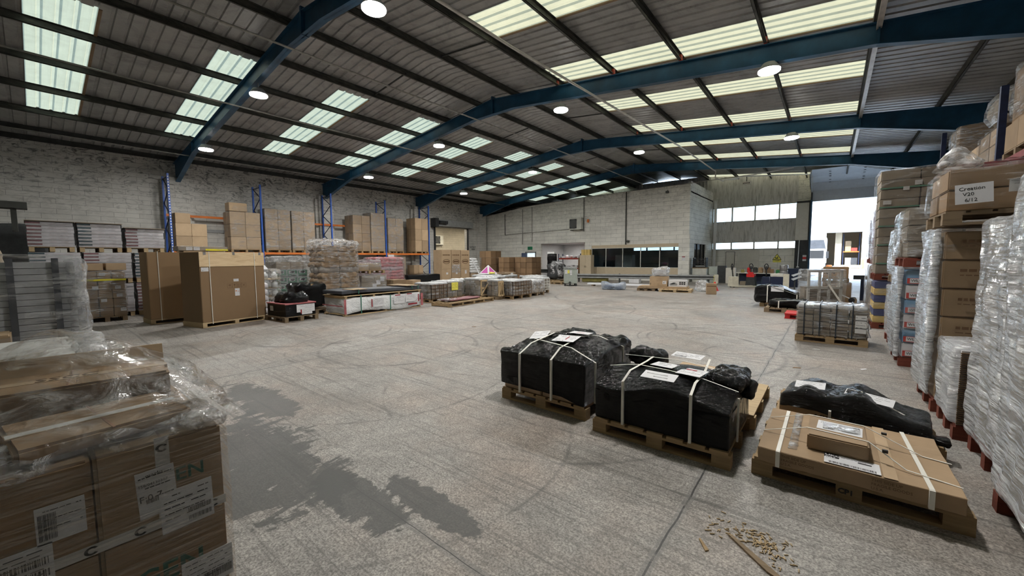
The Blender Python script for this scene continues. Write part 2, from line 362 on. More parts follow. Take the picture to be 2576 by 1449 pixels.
def m_floor():
    t = NT('worn_concrete'); W = t.coord()
    a = t.noise(W, .55, 6, .6, .6); b = t.noise(W, 70, 4, .75); b2 = t.noise(W, 24, 5, .7, .8); c2 = t.noise(W, 2.6, 6, .7, 1.)
    col = t.ramp(a, [(.3,(.235,.215,.195)),(.5,(.30,.28,.258)),(.72,(.36,.345,.325))])
    col = t.mix(t.ramp(t.noise(t.coord(loc=(9,4,0)), .8, 4, .6), [(.45,0.),(.7,.5)]), col, (.34,.26,.21))
    sp = t.math('MULTIPLY', t.ramp(b, [(.40,.54),(.58,1.34)]), t.ramp(b2, [(.38,.74),(.6,1.16)]))
    col = t.mix(1., col, sp, 'MULTIPLY')
    col = t.mix(1., col, t.ramp(c2, [(.3,.74),(.65,1.1)]), 'MULTIPLY')
    sep = t.new('SeparateXYZ'); t.L(W, sep.inputs[0]); X, Y = sep.outputs[0], sep.outputs[1]
    def dark(col, mask, c=(.07,.068,.065), k=.8): return t.mix(t.math('MULTIPLY', mask, k, clamp=True), col, c)
    # drag scratches at several angles
    for ang, s, th, k in ((.2,1.1,.65,.4),(1.3,1.3,.65,.45),(2.3,.9,.65,.45),(2.9,1.6,.67,.3),(.75,1.,.65,.4),(1.8,.7,.645,.45)):
        n = t.noise(t.coord(scale=(.35*s,13*s,1), rot=(0,0,ang), loc=(ang*5,ang,0)), 1.4, 3, .6, .8)
        col = dark(col, t.ramp(n, [(th-.04,0.),(th+.03,1.)]), (.085,.08,.075), k)
    wob = t.noise(W, 1.6, 3, .5); gap = t.ramp(t.noise(t.coord(loc=(3,8,0)), 1.9, 4, .6), [(.42,.1),(.6,1.)])
    for cx, cy, r, w in ((-1.9,8.9,1.25,.05),(-1.9,8.9,1.45,.03),(-2.6,7.6,2.1,.05),(-2.9,7.2,2.6,.035),(-.9,7.9,.85,.03),(-4.6,6.6,1.7,.04),(-5.2,9.3,2.4,.04),(-3.3,6.0,1.3,.035),
                         (-6.6,4.6,1.5,.05),(-7.,4.5,1.8,.03),(-9.4,4.3,1.6,.05),(-9.6,4.5,1.9,.03),(-8.,11.5,3.2,.05),(-4.,14.,3.6,.06),(-3.,4.6,2.3,.025),(-5.4,3.3,2.,.025),(-2.4,10.9,1.7,.04),(-6.2,17.,4.,.06),(-3.5,2.2,1.9,.02)):
        d = t.math('SQRT', t.math('ADD', t.math('POWER', t.math('SUBTRACT', X, cx), 2.), t.math('POWER', t.math('SUBTRACT', Y, cy), 2.)))
        d = t.math('ADD', t.math('ABSOLUTE', t.math('SUBTRACT', d, r)), t.math('MULTIPLY', wob, .05))
        mk = t.math('SUBTRACT', 1., t.math('DIVIDE', d, w+.03), clamp=True)
        col = dark(col, t.math('MULTIPLY', t.math('MULTIPLY', mk, gap), 1.6, clamp=True), (.08,.076,.072), .8)
    # bay joints with dark crack
    for ax, p in ((X,-.72),(X,-6.9),(X,-13.),(X,-19.2),(Y,1.45),(Y,7.6),(Y,13.7),(Y,19.8),(Y,25.9)):
        d = t.math('ABSOLUTE', t.math('ADD', t.math('SUBTRACT', ax, p), t.math('MULTIPLY_ADD', wob, .05, -.025)))
        band = t.math('LESS_THAN', d, .028); crk = t.math('LESS_THAN', d, .006 if ax is X else .003)
        col = dark(col, band, (.17,.165,.158), .55); col = dark(col, t.math('MULTIPLY', crk, t.ramp(c2, [(.4,.2),(.5,1.)])), (.02,.02,.02), .9)
    # bare dark patch where the coating has worn away
    wp = t.noise(t.coord(scale=(3.4,1.1,1), rot=(0,0,.12)), 1.7, 9, .72, .9); wq = t.noise(W, 2.2, 7, .7, 1.)
    for cx, cy, rx, ry in ((-3.8,1.15,1.25,.52),(-2.6,1.38,.55,.2),(-2.15,1.68,.55,.13),(-5.4,1.7,1.,.25)):
        d = t.math('ADD', t.math('POWER', t.math('DIVIDE', t.math('SUBTRACT', X, cx), rx), 2.), t.math('POWER', t.math('DIVIDE', t.math('SUBTRACT', Y, cy), ry), 2.))
        f = t.math('ADD', t.math('MULTIPLY', t.math('SUBTRACT', 1., d), .15), t.math('SUBTRACT', t.math('MULTIPLY', t.math('ADD', wp, wq), .5), .50))
        col = dark(col, t.ramp(f, [(0.,0.),(.035,1.)]), (.062,.062,.059), .86)
    bl = t.new('BsdfPrincipled'); t.L(col, bl.inputs['Base Color']); t.L(t.ramp(a, [(.3,.42),(.7,.62)]), bl.inputs['Roughness']); bl.inputs['Specular IOR Level'].default_value = .45
    t.L(t.bump(t.math('ADD', b2, c2), .25, .006), bl.inputs['Normal'])
    return t.done(bl.outputs[0])
M['floor'] = m_floor()
M['yard'] = plain('yard_concrete', (.46,.46,.46), .8, 0, .12, .6)
M['ext'] = plain('yard_cladding', (.78,.80,.84), .6, 0, .03)

# ------------------------------------------------------------------ writing and labels
def frame_M(o, u, n):
    """matrix with origin o, x along u, z along n (outward)"""
    u = Vector(u).normalized(); n = Vector(n).normalized(); v = n.cross(u)
    return Matrix(((u.x,v.x,n.x,o[0]),(u.y,v.y,n.y,o[1]),(u.z,v.z,n.z,o[2]),(0,0,0,1)))
def text(s, parent, o, u, n, size, mat, name='lettering', align='LEFT', bold=0.):
    cu = bpy.data.curves.new(name, 'FONT'); cu.body = s; cu.size = size; cu.align_x = align; cu.extrude = .0004; cu.offset = bold; cu.resolution_u = 2
    cu.materials.append(mat); ob = bpy.data.objects.new(name, cu); C.objects.link(ob); ob.parent = parent; ob.matrix_local = frame_M(o, u, n)
    me = bpy.data.meshes.new_from_object(ob); mo = bpy.data.objects.new(name, me); C.objects.link(mo); mo.parent = parent; mo.matrix_local = frame_M(o, u, n)
    bpy.data.objects.remove(ob); return mo
def note(parent, o, u, n, w, h, mat=None, lines=3, bar=False, block=None, ink=None, seed=1, name='paper_label', txt=None):
    """a printed sheet: lower left corner o, width along u, facing n; the print is in the mesh"""
    r = random.Random(seed); mb = MB(); mb.box(0,w,0,h,0,.0015,0)
    z0, z1 = .0015, .0021
    for k in range(lines):
        y = h*(.86-.7*k/max(lines,1)); x = w*.07
        while x < w*.9:
            L = w*r.uniform(.04,.16)
            if r.random() < .75: mb.box(x, min(x+L, w*.93), y, y+h*.022, z0, z1, 1)
            x += L+w*.02
    if bar:
        for (bx0,bx1,by0,by1) in (bar if isinstance(bar, (list,tuple)) else [(.1,.9,.08,.25)]):
            x = w*bx0
            while x < w*bx1:
                d = w*r.choice([.006,.01,.016]); mb.box(x, x+d, h*by0, h*by1, z0, z1, 1); x += d+w*r.choice([.006,.01,.014])
    if block:
        for (a,b,c,d) in block: mb.box(w*a,w*b,h*c,h*d,z0,z1+.0003,2)
    ob = mb.build(name, [mat or M['paper'], M['ink'], ink or M['redink']], parent); ob.matrix_local = frame_M(o, u, n)
    if txt:
        for (s, x, y, size) in txt:
            tx = text(s, ob, (w*x, h*y, .002), (1,0,0), (0,0,1), size, M['ink'])
    return ob
# ------------------------------------------------------------------ camera
F = 985.; YAW = radians(39.15); PT = radians(4.32); RL = radians(-.37)
f = Vector((-sin(YAW)*cos(PT), cos(YAW)*cos(PT), -sin(PT))); r_ = Vector((cos(YAW), sin(YAW), 0)); u_ = r_.cross(f)
r2 = r_*cos(RL)+u_*sin(RL); u2 = -r_*sin(RL)+u_*cos(RL)
cam = bpy.data.objects.new('camera', bpy.data.cameras.new('camera')); C.objects.link(cam)
cam.matrix_world = Matrix(((r2.x,u2.x,-f.x,0),(r2.y,u2.y,-f.y,0),(r2.z,u2.z,-f.z,1.72),(0,0,0,1)))
cam.data.sensor_width = 36; cam.data.lens = 36*F/2576; cam.data.clip_start = .05; cam.data.clip_end = 400
sc.camera = cam

# ------------------------------------------------------------------ building
XL, XR, XA = -26.8, 4.2, -11.35
zr = lambda x: 8.40-.108*abs(x-XA)          # top of the rafters
zd = lambda x: zr(x)+.22                     # underside of the roof sheets
FR = [-10.1, -2.5, 5.1, 12.76, 20.38, 28.0]
YF, YO = 35.6, 28.9                          # far wall, office wall
struct(MB().box(XL-.3, XR+.3, -10.4, YF+.3, -.3, 0).build('floor', M['floor']))
struct(MB().box(-60, 60, YF+.3, 130, -.35, -.03).build('yard_ground', M['yard']))

# left wall: blockwork, roller-door opening, piers
D0, D1, DH = 22.35, 26.2, 4.5
w = MB()
w.box(XL-.3, XL, -10.4, D0, 0, 7.0); w.box(XL-.3, XL, D1, YF, 0, 7.0); w.box(XL-.3, XL, D0, D1, DH, 7.0)
struct(w.build('wall_left', M['block_side']))
for k, Y in enumerate(FR):
    p = MB().box(XL+.002, XL+.42, Y-.45, Y+.45, 0, 6.0); p.box(XL+.002, XL+.2, Y-.62, Y+.62, 0, 5.75)
    struct(p.build('trim_%d' % (k+1), M['block_side']))
struct(MB().box(XL+.002, XL+.05, 5.75, 12.1, 3.25, 3.42).build('trim_10', M['grey']))
w = MB().box(XR, XR+.3, -10.4, YF, 0, 7.2); struct(w.build('wall_right', M['block_side']))
struct(MB().box(XL-.3, XR+.3, -10.7, -10.4, 0, 9).build('wall_rear', M['block_end']))

# far wall: cladding above blockwork, two rows of windows, door opening on the right
zt = 7.55; wx0, wx1 = -7.69, -2.06
w = MB()
w.box(-20.5, wx1, YF, YF+.25, 0, 2.31, 0); w.box(wx1, -1.24, YF, YF+.25, 0, 7.9, 0); w.box(-20.5,-14.4,YF,YF+.25,2.31,8.3,0)
w.box(XL-.3, -20.5, YF, YF+.25, 0, 7.2, 0)
struct(w.build('wall_back', M['block_far']))
w = MB()
def ribs(x0, x1, z0, z1):
    x = x0
    while x < x1-.02:
        e = min(x+.25, x1); w.box(x, e-.05, YF, YF+.06, z0, z1, 0); w.box(e-.05, e, YF-.03, YF+.06, z0, z1, 0); x = e
ribs(-14.4, wx1, 2.90, 4.50); ribs(-14.4, wx1, 5.68, 8.35)
struct(w.build('wall_back_cladding', M['clad']))
def window(n, x0, x1, z0, z1, mull):
    m = MB(); t = .05
    for a, b in ((x0,x0+t),(x1-t,x1)): m.box(a,b,YF-.04,YF+.14,z0,z1)
    m.box(x0,x1,YF-.04,YF+.14,z0,z0+t); m.box(x0,x1,YF-.04,YF+.14,z1-t,z1)
    for q in mull: m.box(q-.045,q+.045,YF-.04,YF+.14,z0,z1)
    root = struct(m.build('window_%d' % n, M['pale']))
    struct(MB().box(x0+t,x1-t,YF+.04,YF+.048,z0+t,z1-t).build('window_pane', M['glass2'], root))
window(1, wx0, wx1, 4.50, 5.68, [-6.28,-4.72,-3.16]); window(2, wx0, wx1, 2.31, 2.90, [-6.28,-4.72,-3.16])
window(3, -14.4, -7.69, 2.31, 2.90, [-13.1,-11.9,-10.7,-9.5]); window(4, -14.4, -7.69, 4.5, 5.68, [-13.1,-11.5,-9.6])

# door opening to the yard
DX0, DX1, DZ = -1.24, 3.9, 5.64
w = MB().box(DX1, XR+.3, YF, YF+.3, 0, DZ).box(DX0, XR+.3, YF, YF+.3, DZ, 8.0); struct(w.build('wall_back_lintel', M['doorpanel']))
w = MB().box(-2.1, -1.28, YF-.35, YF, 0, 5.7); w.box(-1.3, -1.22, YF-.5, YF+.3, 0, 6.2); struct(w.build('trim_11', M['dark']))
struct(MB().box(-1.3,-1.2,YF-.52,YF-.5,0,5.7).build('trim_12', M['rafter']))
struct(MB().box(-2.12, -1.38, YF-.40, YF-.36, 2.9, 5.55).build('trim_13', M['pale']))
d = MB(); P = [(YF-.08,DZ),(YF-.12,6.35),(YF-.5,6.85),(YF-1.4,7.15),(YF-3.2,7.32)]
for a, b in zip(P, P[1:]):
    d.poly([(DX0,a[0],a[1]),(DX1,a[0],a[1]),(DX1,b[0],b[1]),(DX0,b[0],b[1])]); d.poly([(DX0,a[0]+.04,a[1]+.03),(DX0,b[0]+.04,b[1]+.03),(DX1,b[0]+.04,b[1]+.03),(DX1,a[0]+.04,a[1]+.03)])
dr = struct(d.build('door_1', M['doorpanel']))
h = MB()
for x in (-.35, 1.35, 2.6):
    for k in range(5):
        y = YF-.62-.5*k; z = 6.87+.1*k if k < 2 else 7.02+.06*k
        h.box(x, x+.11, y, y+.05, z-.07, z-.045)
struct(h.build('door_hinge', M['dark'], dr))
m = MB().bar((DX0-.02,YF-.15,0.02),(DX0-.02,YF-.15,6.2),.08,.1).bar((DX0-.02,YF-.15,6.2),(DX0-.02,YF-3.2,7.25),.08,.1)
for k in range(6): m.box(DX0-.12,DX0-.04,YF-.75-.35*k,YF-.7-.35*k,6.4+.1*k,6.75+.09*k)
struct(m.build('door_track', M['grey'], dr))

# office block built inside the shed
o = MB()
ot = [(-26.8,0),(-21.8,0),(-21.8,2.22),(-20.8,2.22),(-20.8,0),(-20.16,0),(-20.16,2.97),(-15.75,2.97),(-15.75,0),(-15.14,0),(-15.14,2.70),(-8.3,2.70),(-8.3,0),(-7.7,0),(-7.7,6.76),(-16,6.68),(-22,6.4),(-26.8,5.9)]
for a, b, z0, z1 in ((XL,-21.8,0,3.0),(-20.8,-20.16,0,3.0),(-15.75,-15.14,0,3.0),(-8.3,-7.7,0,3.0)): o.box(a,b,YO,YO+.2,z0,z1)
o.box(-21.8,-20.8,YO,YO+.2,2.2,3.0); o.box(-21.8,-20.8,YO,YO+.2,0,.72)
o.box(-15.14,-8.3,YO,YO+.2,2.72,3.0); o.box(-15.14,-8.3,YO,YO+.2,0,.4)
o.extrude([(XL,3.0),(-7.7,3.0),(-7.7,6.76),(-16,6.68),(-22,6.4),(XL,5.9)], 'y', YO, YO+.2)
struct(o.build('wall_office', M['block_end']))
o = MB().box(-8.36,-7.62,YO-.1,YO,0,3.29).box(-15.76,-15.14,YO-.06,YO,0,2.9); struct(o.build('trim_14', M['block_end']))
o = MB(); o.box(-7.9,-7.7,YO+.2,YF,2.7,6.95); o.box(-7.9,-7.7,YO+.2,30.3,0,2.7); o.box(-7.9,-7.7,33.6,YF,0,2.7); struct(o.build('wall_office_side', M['block_corner']))
struct(MB().box(-7.86,-7.8,30.3,33.6,.0,1.1).build('trim_15', M['pale']))
struct(MB().box(XL,-7.7,YO+.2,YF,6.2,6.28).build('ceiling_office', M['dark']))
o = MB(); o.box(-15.14,-8.3,YO-.02,YO+.06,2.47,2.72); o.box(-15.14,-8.3,YO-.02,YO+.06,.40,.98)
struct(o.build('trim_16', M['beige']))
o = MB()
for x in (-15.11,-13.88,-12.49,-11.09,-9.68,-8.34): o.box(x-.025,x+.025,YO-.03,YO+.05,.98,2.47)
o.box(-15.14,-8.3,YO-.03,YO+.05,.96,1.0); o.box(-15.14,-8.3,YO-.03,YO+.05,2.45,2.49)
wo = struct(o.build('window_5', M['offwhite'])); struct(MB().box(-15.1,-8.32,YO+.0,YO+.012,1.,2.45).build('window_pane', M['glass'], wo))
struct(MB().box(-7.84,-7.83,30.3,33.6,1.1,2.7).build('window_6', M['glass2']))
o = MB()
for y in (30.3,31.4,32.5,33.55): o.box(-7.88,-7.78,y,y+.06,1.1,2.7)
struct(o.build('trim_17', M['dark']))
# rooms behind it
o = MB(); o.box(-15.6,-7.9,YO+.2,YF,2.95,3.0); o.box(-15.7,-15.6,YO+.2,YF,0,3.0); struct(o.build('ceiling_office_room', M['grey']))
o = MB(); o.box(-20.2,-15.7,32.6,32.7,0,3.0); o.box(-20.3,-20.16,YO+.2,32.7,0,3.0); o.box(-20.3,-15.7,YO+.2,32.7,3.0,3.05); struct(o.build('wall_alcove', M['white']))
o = MB(); o.box(-23.0,-20.3,32.0,32.1,.72,3.0); o.box(-23.0,-22.9,YO+.2,32.0,.72,3.0); o.box(-23,-20.3,YO+.2,32.,3.,3.05); o.box(-23.0,-20.3,YO+.2,32.1,0,.72); struct(o.build('wall_lobby', M['white']))
o = MB(); o.box(-21.9,-21.8,YO-.04,YO+.1,.72,2.3); o.box(-20.8,-20.7,YO-.04,YO+.1,.72,2.3); o.box(-21.9,-20.7,YO-.04,YO+.1,2.22,2.32)
dd = struct(o.build('door_2', M['grey'])); q = struct(MB().box(-21.78,-21.74,YO-.75,YO+.02,.74,2.2).build('door_leaf', M['bluedoor'], dd))
# roller door in the left wall and the annex beyond it
o = MB(); o.box(XL,XL+.55,D0-.35,D1+.3,4.55,5.1); o.box(XL,XL+.7,D0-.45,D0-.1,4.45,5.2); o.box(XL,XL+.12,D0-.12,D0,0,4.5); o.box(XL,XL+.12,D1,D1+.12,0,4.5)
o.tube([(XL+.75,D0-.1,4.85),(XL+.75,D0+.5,4.85)],.14,12); o.box(XL+.6,XL+.85,D0+.5,D0+.8,4.72,4.98)
struct(o.build('door_3', M['dark']))
struct(MB().box(XL+.551,XL+.56,D0-.35,D1+.3,4.55,5.1).build('door_hood', M['grey'], bpy.data.objects['door_3']))
o = MB(); o.box(-32.3,-32.1,18,36,0,6); o.box(-32.1,XL-.3,35.,35.2,0,6); o.box(-32.1,XL-.3,18,18.2,0,6)
struct(o.build('wall_annex', M['block_annex'])); struct(MB().box(-32.3,XL-.3,18,35.2,5.4,5.5).build('ceiling_annex', M['white']))
struct(MB().box(-32.3,XL-.3,18,35.2,-.2,0).build('floor_annex', M['floor']))

# portal frames
def hb(x, x0, k, d):   # haunch: extra depth growing from x0 towards the wall
    return d
for i, Y in enumerate(FR):
    top = [(XL+.05, zr(XL)), (XA, zr(XA)), (XR, zr(XR))]
    bot = [(XR, 5.75), (.6, zr(.6)-.5), (XA+1.1, zr(XA+1.1)-.5), (XA+.2, zr(XA)-.62), (XA-.2, zr(XA)-.62), (XA-1.1, zr(XA-1.1)-.5), (-23., zr(-23)-.5), (XL+.35, 5.75), (XL+.05,5.75)]
    m = MB(); m.extrude(top+bot, 'y', Y-.012, Y+.012)
    def flange(pts, t):
        for a, b in zip(pts, pts[1:]):
            if a[0] > b[0]: a, b = b, a
            m.extrude([(a[0],a[1]),(b[0],b[1]),(b[0],b[1]+t),(a[0],a[1]+t)], 'y', Y-.1, Y+.1)
    flange(top, -.02); flange(bot[:-1], .02)
    for x in (XA-.015, .62, -23.): m.box(x, x+.03, Y-.1, Y+.1, zr(x)-(.62 if x < -5 and x > -15 else .5), zr(x))
    m.box(XA-.02,XA+.05,Y-.11,Y+.11,zr(XA)-.62,zr(XA)+.1)
    struct(m.build('portal_rafter', M['rafter']), 'blue painted steel portal rafter')
    if Y > 0:
        br = MB()
        for x in (-8.1,-5.9,-3.75,-1.6): br.box(x-.035,x+.035,Y-.14,Y-.02,zr(x)+.0,zr(x)+.17)
        struct(br.build('purlin_cleat', M['red_bracket']))
PX = [-26.3,-25.1,-22.95,-20.75,-18.55,-16.4,-14.25,-12.2,-10.25,-8.08,-5.92,-3.76,-1.6,.56,2.7,4.0]
for x in PX:
    m = MB(); s = -1 if x > XA else 1
    z = zr(x)+.005; m.box(x-.035,x-.025,-10.4,YF,z,z+.205); m.box(x-.035,x+.035,-10.4,YF,z,z+.012); m.box(x-.035,x+.035,-10.4,YF,z+.2,z+.21); m.box(x+.025,x+.035,-10.4,YF,z,z+.04)
    struct(m.build('roof_purlin', M['purlin'] if x > -23 else M['steel']))
o = MB()
for a, b in ((-14.25,-12.2),(-10.25,-8.08)):
    for Y in (9., 16.6, 24.2): o.bar((a,Y,zr(a)+.1),(b,Y,zr(b)+.1),.04)
struct(o.build('sag_bar', M['steel']))

# corrugated roof with rooflight strips
PIT = .3175; y0 = -10.2; ny = int((YF+.6-y0)/PIT)
def lit_col(k):                    # four ribs of every twelve are rooflight
    return ((k*PIT+y0-.04) % 3.81) < 1.27-.01
def sheet(mb, k, xa, xb):
    y = y0+k*PIT; q = [(y,0),(y+.215,0),(y+.24,.035),(y+.2925,.035),(y+.3175,0)]
    for a, b in zip(q, q[1:]):
        P = [(xa,a[0],zd(xa)+a[1]),(xa,b[0],zd(xa)+b[1]),(xb,b[0],zd(xb)+b[1]),(xb,a[0],zd(xb)+a[1])]
        mb.poly(P)
SL = {'l':(-22.95,-14.98,XL-.4,XA), 'r':(-8.0,.56,XA,XR+.4)}
wn = 7
for side, (a, b, lo, hi) in SL.items():
    dk = MB(); k = 0
    while k < ny:
        if lit_col(k): sheet(dk, k, lo, a); sheet(dk, k, b, hi)
        else: sheet(dk, k, lo, hi)
        k += 1
    struct(dk.build('ceiling_slope_'+('left' if side=='l' else 'right'), M['deck']))
    k = 0
    while k < ny:
        if lit_col(k):
            s = MB(); j = k
            while j < ny and lit_col(j): sheet(s, j, a, b); j += 1
            struct(s.build('window_%d' % wn, M['sky_'+side]), 'aged translucent rooflight strip'); wn += 1; k = j
        else: k += 1
tr = MB()
for side, (a, b, lo, hi) in SL.items():
    k = 0
    while k < ny:
        if lit_col(k) and not lit_col(k-1):
            y = y0+(k+4)*PIT; n = 4
            tr.extrude([(a,zd(a)-.02),(b,zd(b)-.02),(b,zd(b)+.01),(a,zd(a)+.01)], 'y', y-.01, y+.06)
        k += 1
struct(tr.build('trim_18', plain('rusty_lap_strip', (.24,.17,.10), .7)))
struct(MB().box(XL-.4,XL+.02,-10.4,YF,6.95,7.2).build('trim_19', M['steel']))

# services
def pipe(name, label, pts, r, mat, cat='pipe'):
    return tag(MB().tube(pts, r, 8).build(name, mat, smooth=True), label, cat)
pipe('conduit_pipe', 'thin grey pipe hung under the roof nearest its ridge', [(-10.9,-9,7.12),(-10.95,8,7.1),(-10.9,18,7.13),(-10.95,28.6,7.1),(-10.95,28.6,6.82)], .028, M['pipe'])
pipe('conduit_pipe', 'thin pipe with pale sections hung under the pale rooflights of the left slope', [(-16.3,-9,7.13),(-16.2,8,7.04),(-16.25,16,7.1),(-16.4,28.6,7.08),(-16.4,28.6,6.72)], .028, M['pipe'])
pipe('conduit_pipe', 'lowest thin pipe running beneath the roof along the left block wall', [(-23.9,-9,6.72),(-23.8,6,6.66),(-23.9,16,6.72),(-23.6,28.7,6.62)], .025, M['pipe'])
pipe('conduit_pipe', 'pale pipe crossing under the yellow rooflights, dropping near the clad wall', [(-6.7,-9,7.05),(-6.5,8,7.05),(-5.9,20,7.05),(-5.8,27.2,7.02),(-5.8,27.2,6.62),(-5.5,28.,6.5)], .035, M['tray'])
pipe('conduit_pipe', 'horizontal pipe strung along the top edge of the white office wall', [(-23.6,28.6,6.3),(-16,28.6,6.6),(-8,28.6,6.72),(-2.5,29.2,6.95),(-1.6,30,6.95)], .022, M['pipe'])
t = MB().box(.58,.68,4.,29.6,6.97,7.02).box(.58,.6,4.,29.6,6.95,7.06)
tag(t.build('cable_tray', M['tray']), 'pale cable tray running lengthwise under the right end of the blue beams', 'cable tray')
tag(MB().bar((-5.6,28.2,6.6),(-1.9,28.2,6.86),.06).bar((-5.6,28.2,6.6),(-5.0,30,6.9),.05).bar((-4.4,28.6,6.75),(-1.3,32.,7.),.06).build('bracing_bar', M['white']), 'white steel bar under the last blue beam before the clad wall', 'steel bar')
for (x, z0, z1, mt, lb) in ((-12.25,2.72,6.7,M['steel'],'thick dark conduit dropping down the office wall above its windows'),
                            (-15.85,3.9,6.6,M['steel'],'black pipe running up from the cooling unit on the white wall'),
                            (-24.3,3.95,5.9,M['steel'],'short dark pipe near the corner left of the brown carton stacks'),
                            (-21.1,3.2,6.3,M['pipe'],'thin grey pipe on the white wall over the lit doorway'),
                            (-22.2,3.0,6.2,M['pipe'],'thin vertical line of wiring left of the green exit sign')):
    r = .045 if x in (-12.25,) else .028
    tag(MB().tube([(x,YO-.06,z0),(x,YO-.06,z1)], r, 8).build('wall_conduit', mt), lb, 'pipe')
tag(MB().tube([(-24.3,YO-.05,3.95),(-23,YO-.05,4.0),(-16.6,YO-.05,4.15),(-16.5,YO-.05,4.3)], .022, 6).build('wall_conduit', M['pipe']), 'long horizontal pipe leading to the cooling unit on the white wall', 'pipe')
tag(MB().tube([(-7.35,34.9,.0),(-7.35,34.9,6.2),(-7.35,35.3,6.4)], .11, 12).build('down_pipe', M['white'], smooth=True), 'white drainpipe beside the office corner and clad wall', 'pipe')
tag(MB().box(-21.6,-21.1,YO-.06,YO-.01,2.5,2.78).build('exit_sign', M['exit']), 'green exit sign over the small lit doorway', 'sign')
es = bpy.data.objects['exit_sign']; ic = MB()
for dx in (.10,.30): ic.box(dx-21.6, dx-21.6+.1, YO-.065, YO-.06, 2.53, 2.75)
ic.build('pictogram', M['greenink'], es)
# high-bay lamps
def lamp(x, Y, z, label):
    t = thing('high_bay_lamp', label, 'lamp', (x,Y,z), 0, 'high bay lamps under the blue beams')
    MB().lathe((0,0,0), [(.05,.2),(.16,.17),(.24,.05),(.27,.0)], 20).build('lamp_housing', M['grey'], t, True)
    b = MB().lathe((0,0,0), [(.25,-.05),(.26,-.035),(.26,0.)], 20).build('lamp_lens', M['lit'], t, True)
    MB().tube([(0,0,.2),(0,0,zr(x)-z)], .008, 5).build('chain', M['offwhite'], t)
    L = bpy.data.lights.new('lamp_light', 'AREA'); L.shape = 'DISK'; L.size = .5; L.energy = LAMP_W; L.color = (1,.975,.93); L.spread = radians(175)
    lo = bpy.data.objects.new('lamp_light', L); C.objects.link(lo); lo.location = (x,Y,z-.07)
LAMP_W = 235
LX = [(-21.1,6.50,'nearest the left block wall'),(-14.85,7.15,'just left of the ridge'),(-8.0,7.2,'just right of the ridge'),(-1.5,6.68,'nearest the pallet stacks on the right')]
for Y, nm, n in ((5.1,'nearest blue beam',1),(12.76,'second blue beam',2),(20.38,'third blue beam',3)):
    for k, (x, z, w_) in enumerate(LX):
        if n == 0: lab = 'bright round lamp on the beam behind the camera'
        else: lab = 'bright round lamp on the %s, %s' % (nm, w_)
        if n == 0:
            L = bpy.data.lights.new('lamp_light', 'AREA'); L.shape = 'DISK'; L.size = .5; L.energy = LAMP_W; L.color = (1,.975,.93)
            lo = bpy.data.objects.new('lamp_light', L); C.objects.link(lo); lo.location = (x,Y,z)
            continue
        lamp(x, Y, z, lab)
for p, e, col, s in (((-28.7,26,5.0),260,(1,.9,.72),1.2),((-21.4,31,2.85),70,(.75,.9,1),.5),((-18,30.8,2.9),40,(1,.95,.9),1.),((-29,31,5.),160,(1,.9,.72),1.2)):
    L = bpy.data.lights.new('room_light', 'AREA'); L.size = s; L.energy = e; L.color = col
    lo = bpy.data.objects.new('room_light', L); C.objects.link(lo); lo.location = p

# daylight
wd = bpy.data.worlds.new('sky'); sc.world = wd; wd.use_nodes = True
bg = wd.node_tree.nodes['Background']; bg.inputs[0].default_value = (.60,.78,1,1); bg.inputs[1].default_value = 5.0
S = bpy.data.lights.new('sun', 'SUN'); S.energy = 11; S.angle = radians(1); S.color = (1,.95,.86)
so = bpy.data.objects.new('sun', S); C.objects.link(so)
so.rotation_euler = Vector((-.25,-.95,.72)).to_track_quat('Z','Y').to_euler()
sc.view_settings.view_transform = 'Standard'; sc.view_settings.look = 'None'; sc.view_settings.gamma = 1; sc.view_settings.exposure = 0
sc.view_settings.use_curve_mapping = False
sc.cycles.use_adaptive_sampling = True; sc.cycles.adaptive_threshold = .12; sc.cycles.max_bounces = 5; sc.cycles.adaptive_min_samples = 12; sc.cycles.transparent_max_bounces = 14; sc.cycles.diffuse_bounces = 3; sc.cycles.glossy_bounces = 3; sc.cycles.transmission_bounces = 4
sc.cycles.sample_clamp_indirect = 6; sc.cycles.use_denoising = True; sc.cycles.caustics_reflective = False; sc.cycles.caustics_refractive = False
# ------------------------------------------------------------------ pallets and loads
def pallet_proto(kind, W, D, mat, det):
    """origin at its lower centre; deck boards run along y"""
    n = 7; dk = MB()
    for k in range(n):
        w = W/n*.8; x = -W/2+W/n*(k+.5); dk.box(x-w/2, x+w/2, -D/2, D/2, .122, .144)
    for y in (-D/2+.05, 0, D/2-.05): dk.box(-W/2, W/2, y-.05, y+.05, .1, .122)
    if not det:
        for y in (-D/2+.05, 0, D/2-.05):
            for x in (-W/2+.07, 0, W/2-.07): dk.box(x-.07,x+.07,y-.05,y+.05,.022,.1)
            dk.box(-W/2, W/2, y-.05, y+.05, 0, .022)
        return tag(dk.build('wooden_pallet', mat), 'x', 'pallet')
    root = thing('wooden_pallet', 'x', 'pallet'); dk.build('deck_boards', mat, root); bl = None
    for x in (-W/2+.07, 0, W/2-.07):
        for y in (-D/2+.05, 0, D/2-.05):
            if bl is None: bl = MB().box(-.07,.07,-.05,.05,.022,.1).build('block', mat, root); bl.location = (x,y,0)
            else: same(bl, root, (x,y,0))
    bb = None
    for y in (-D/2+.05, 0, D/2-.05):
        if bb is None: bb = MB().box(-W/2, W/2, -.05, .05, 0, .022).build('bottom_board', mat, root); bb.location = (0,y,0)
        else: same(bb, root, (0,y,0))
    return root
PROTO = {}
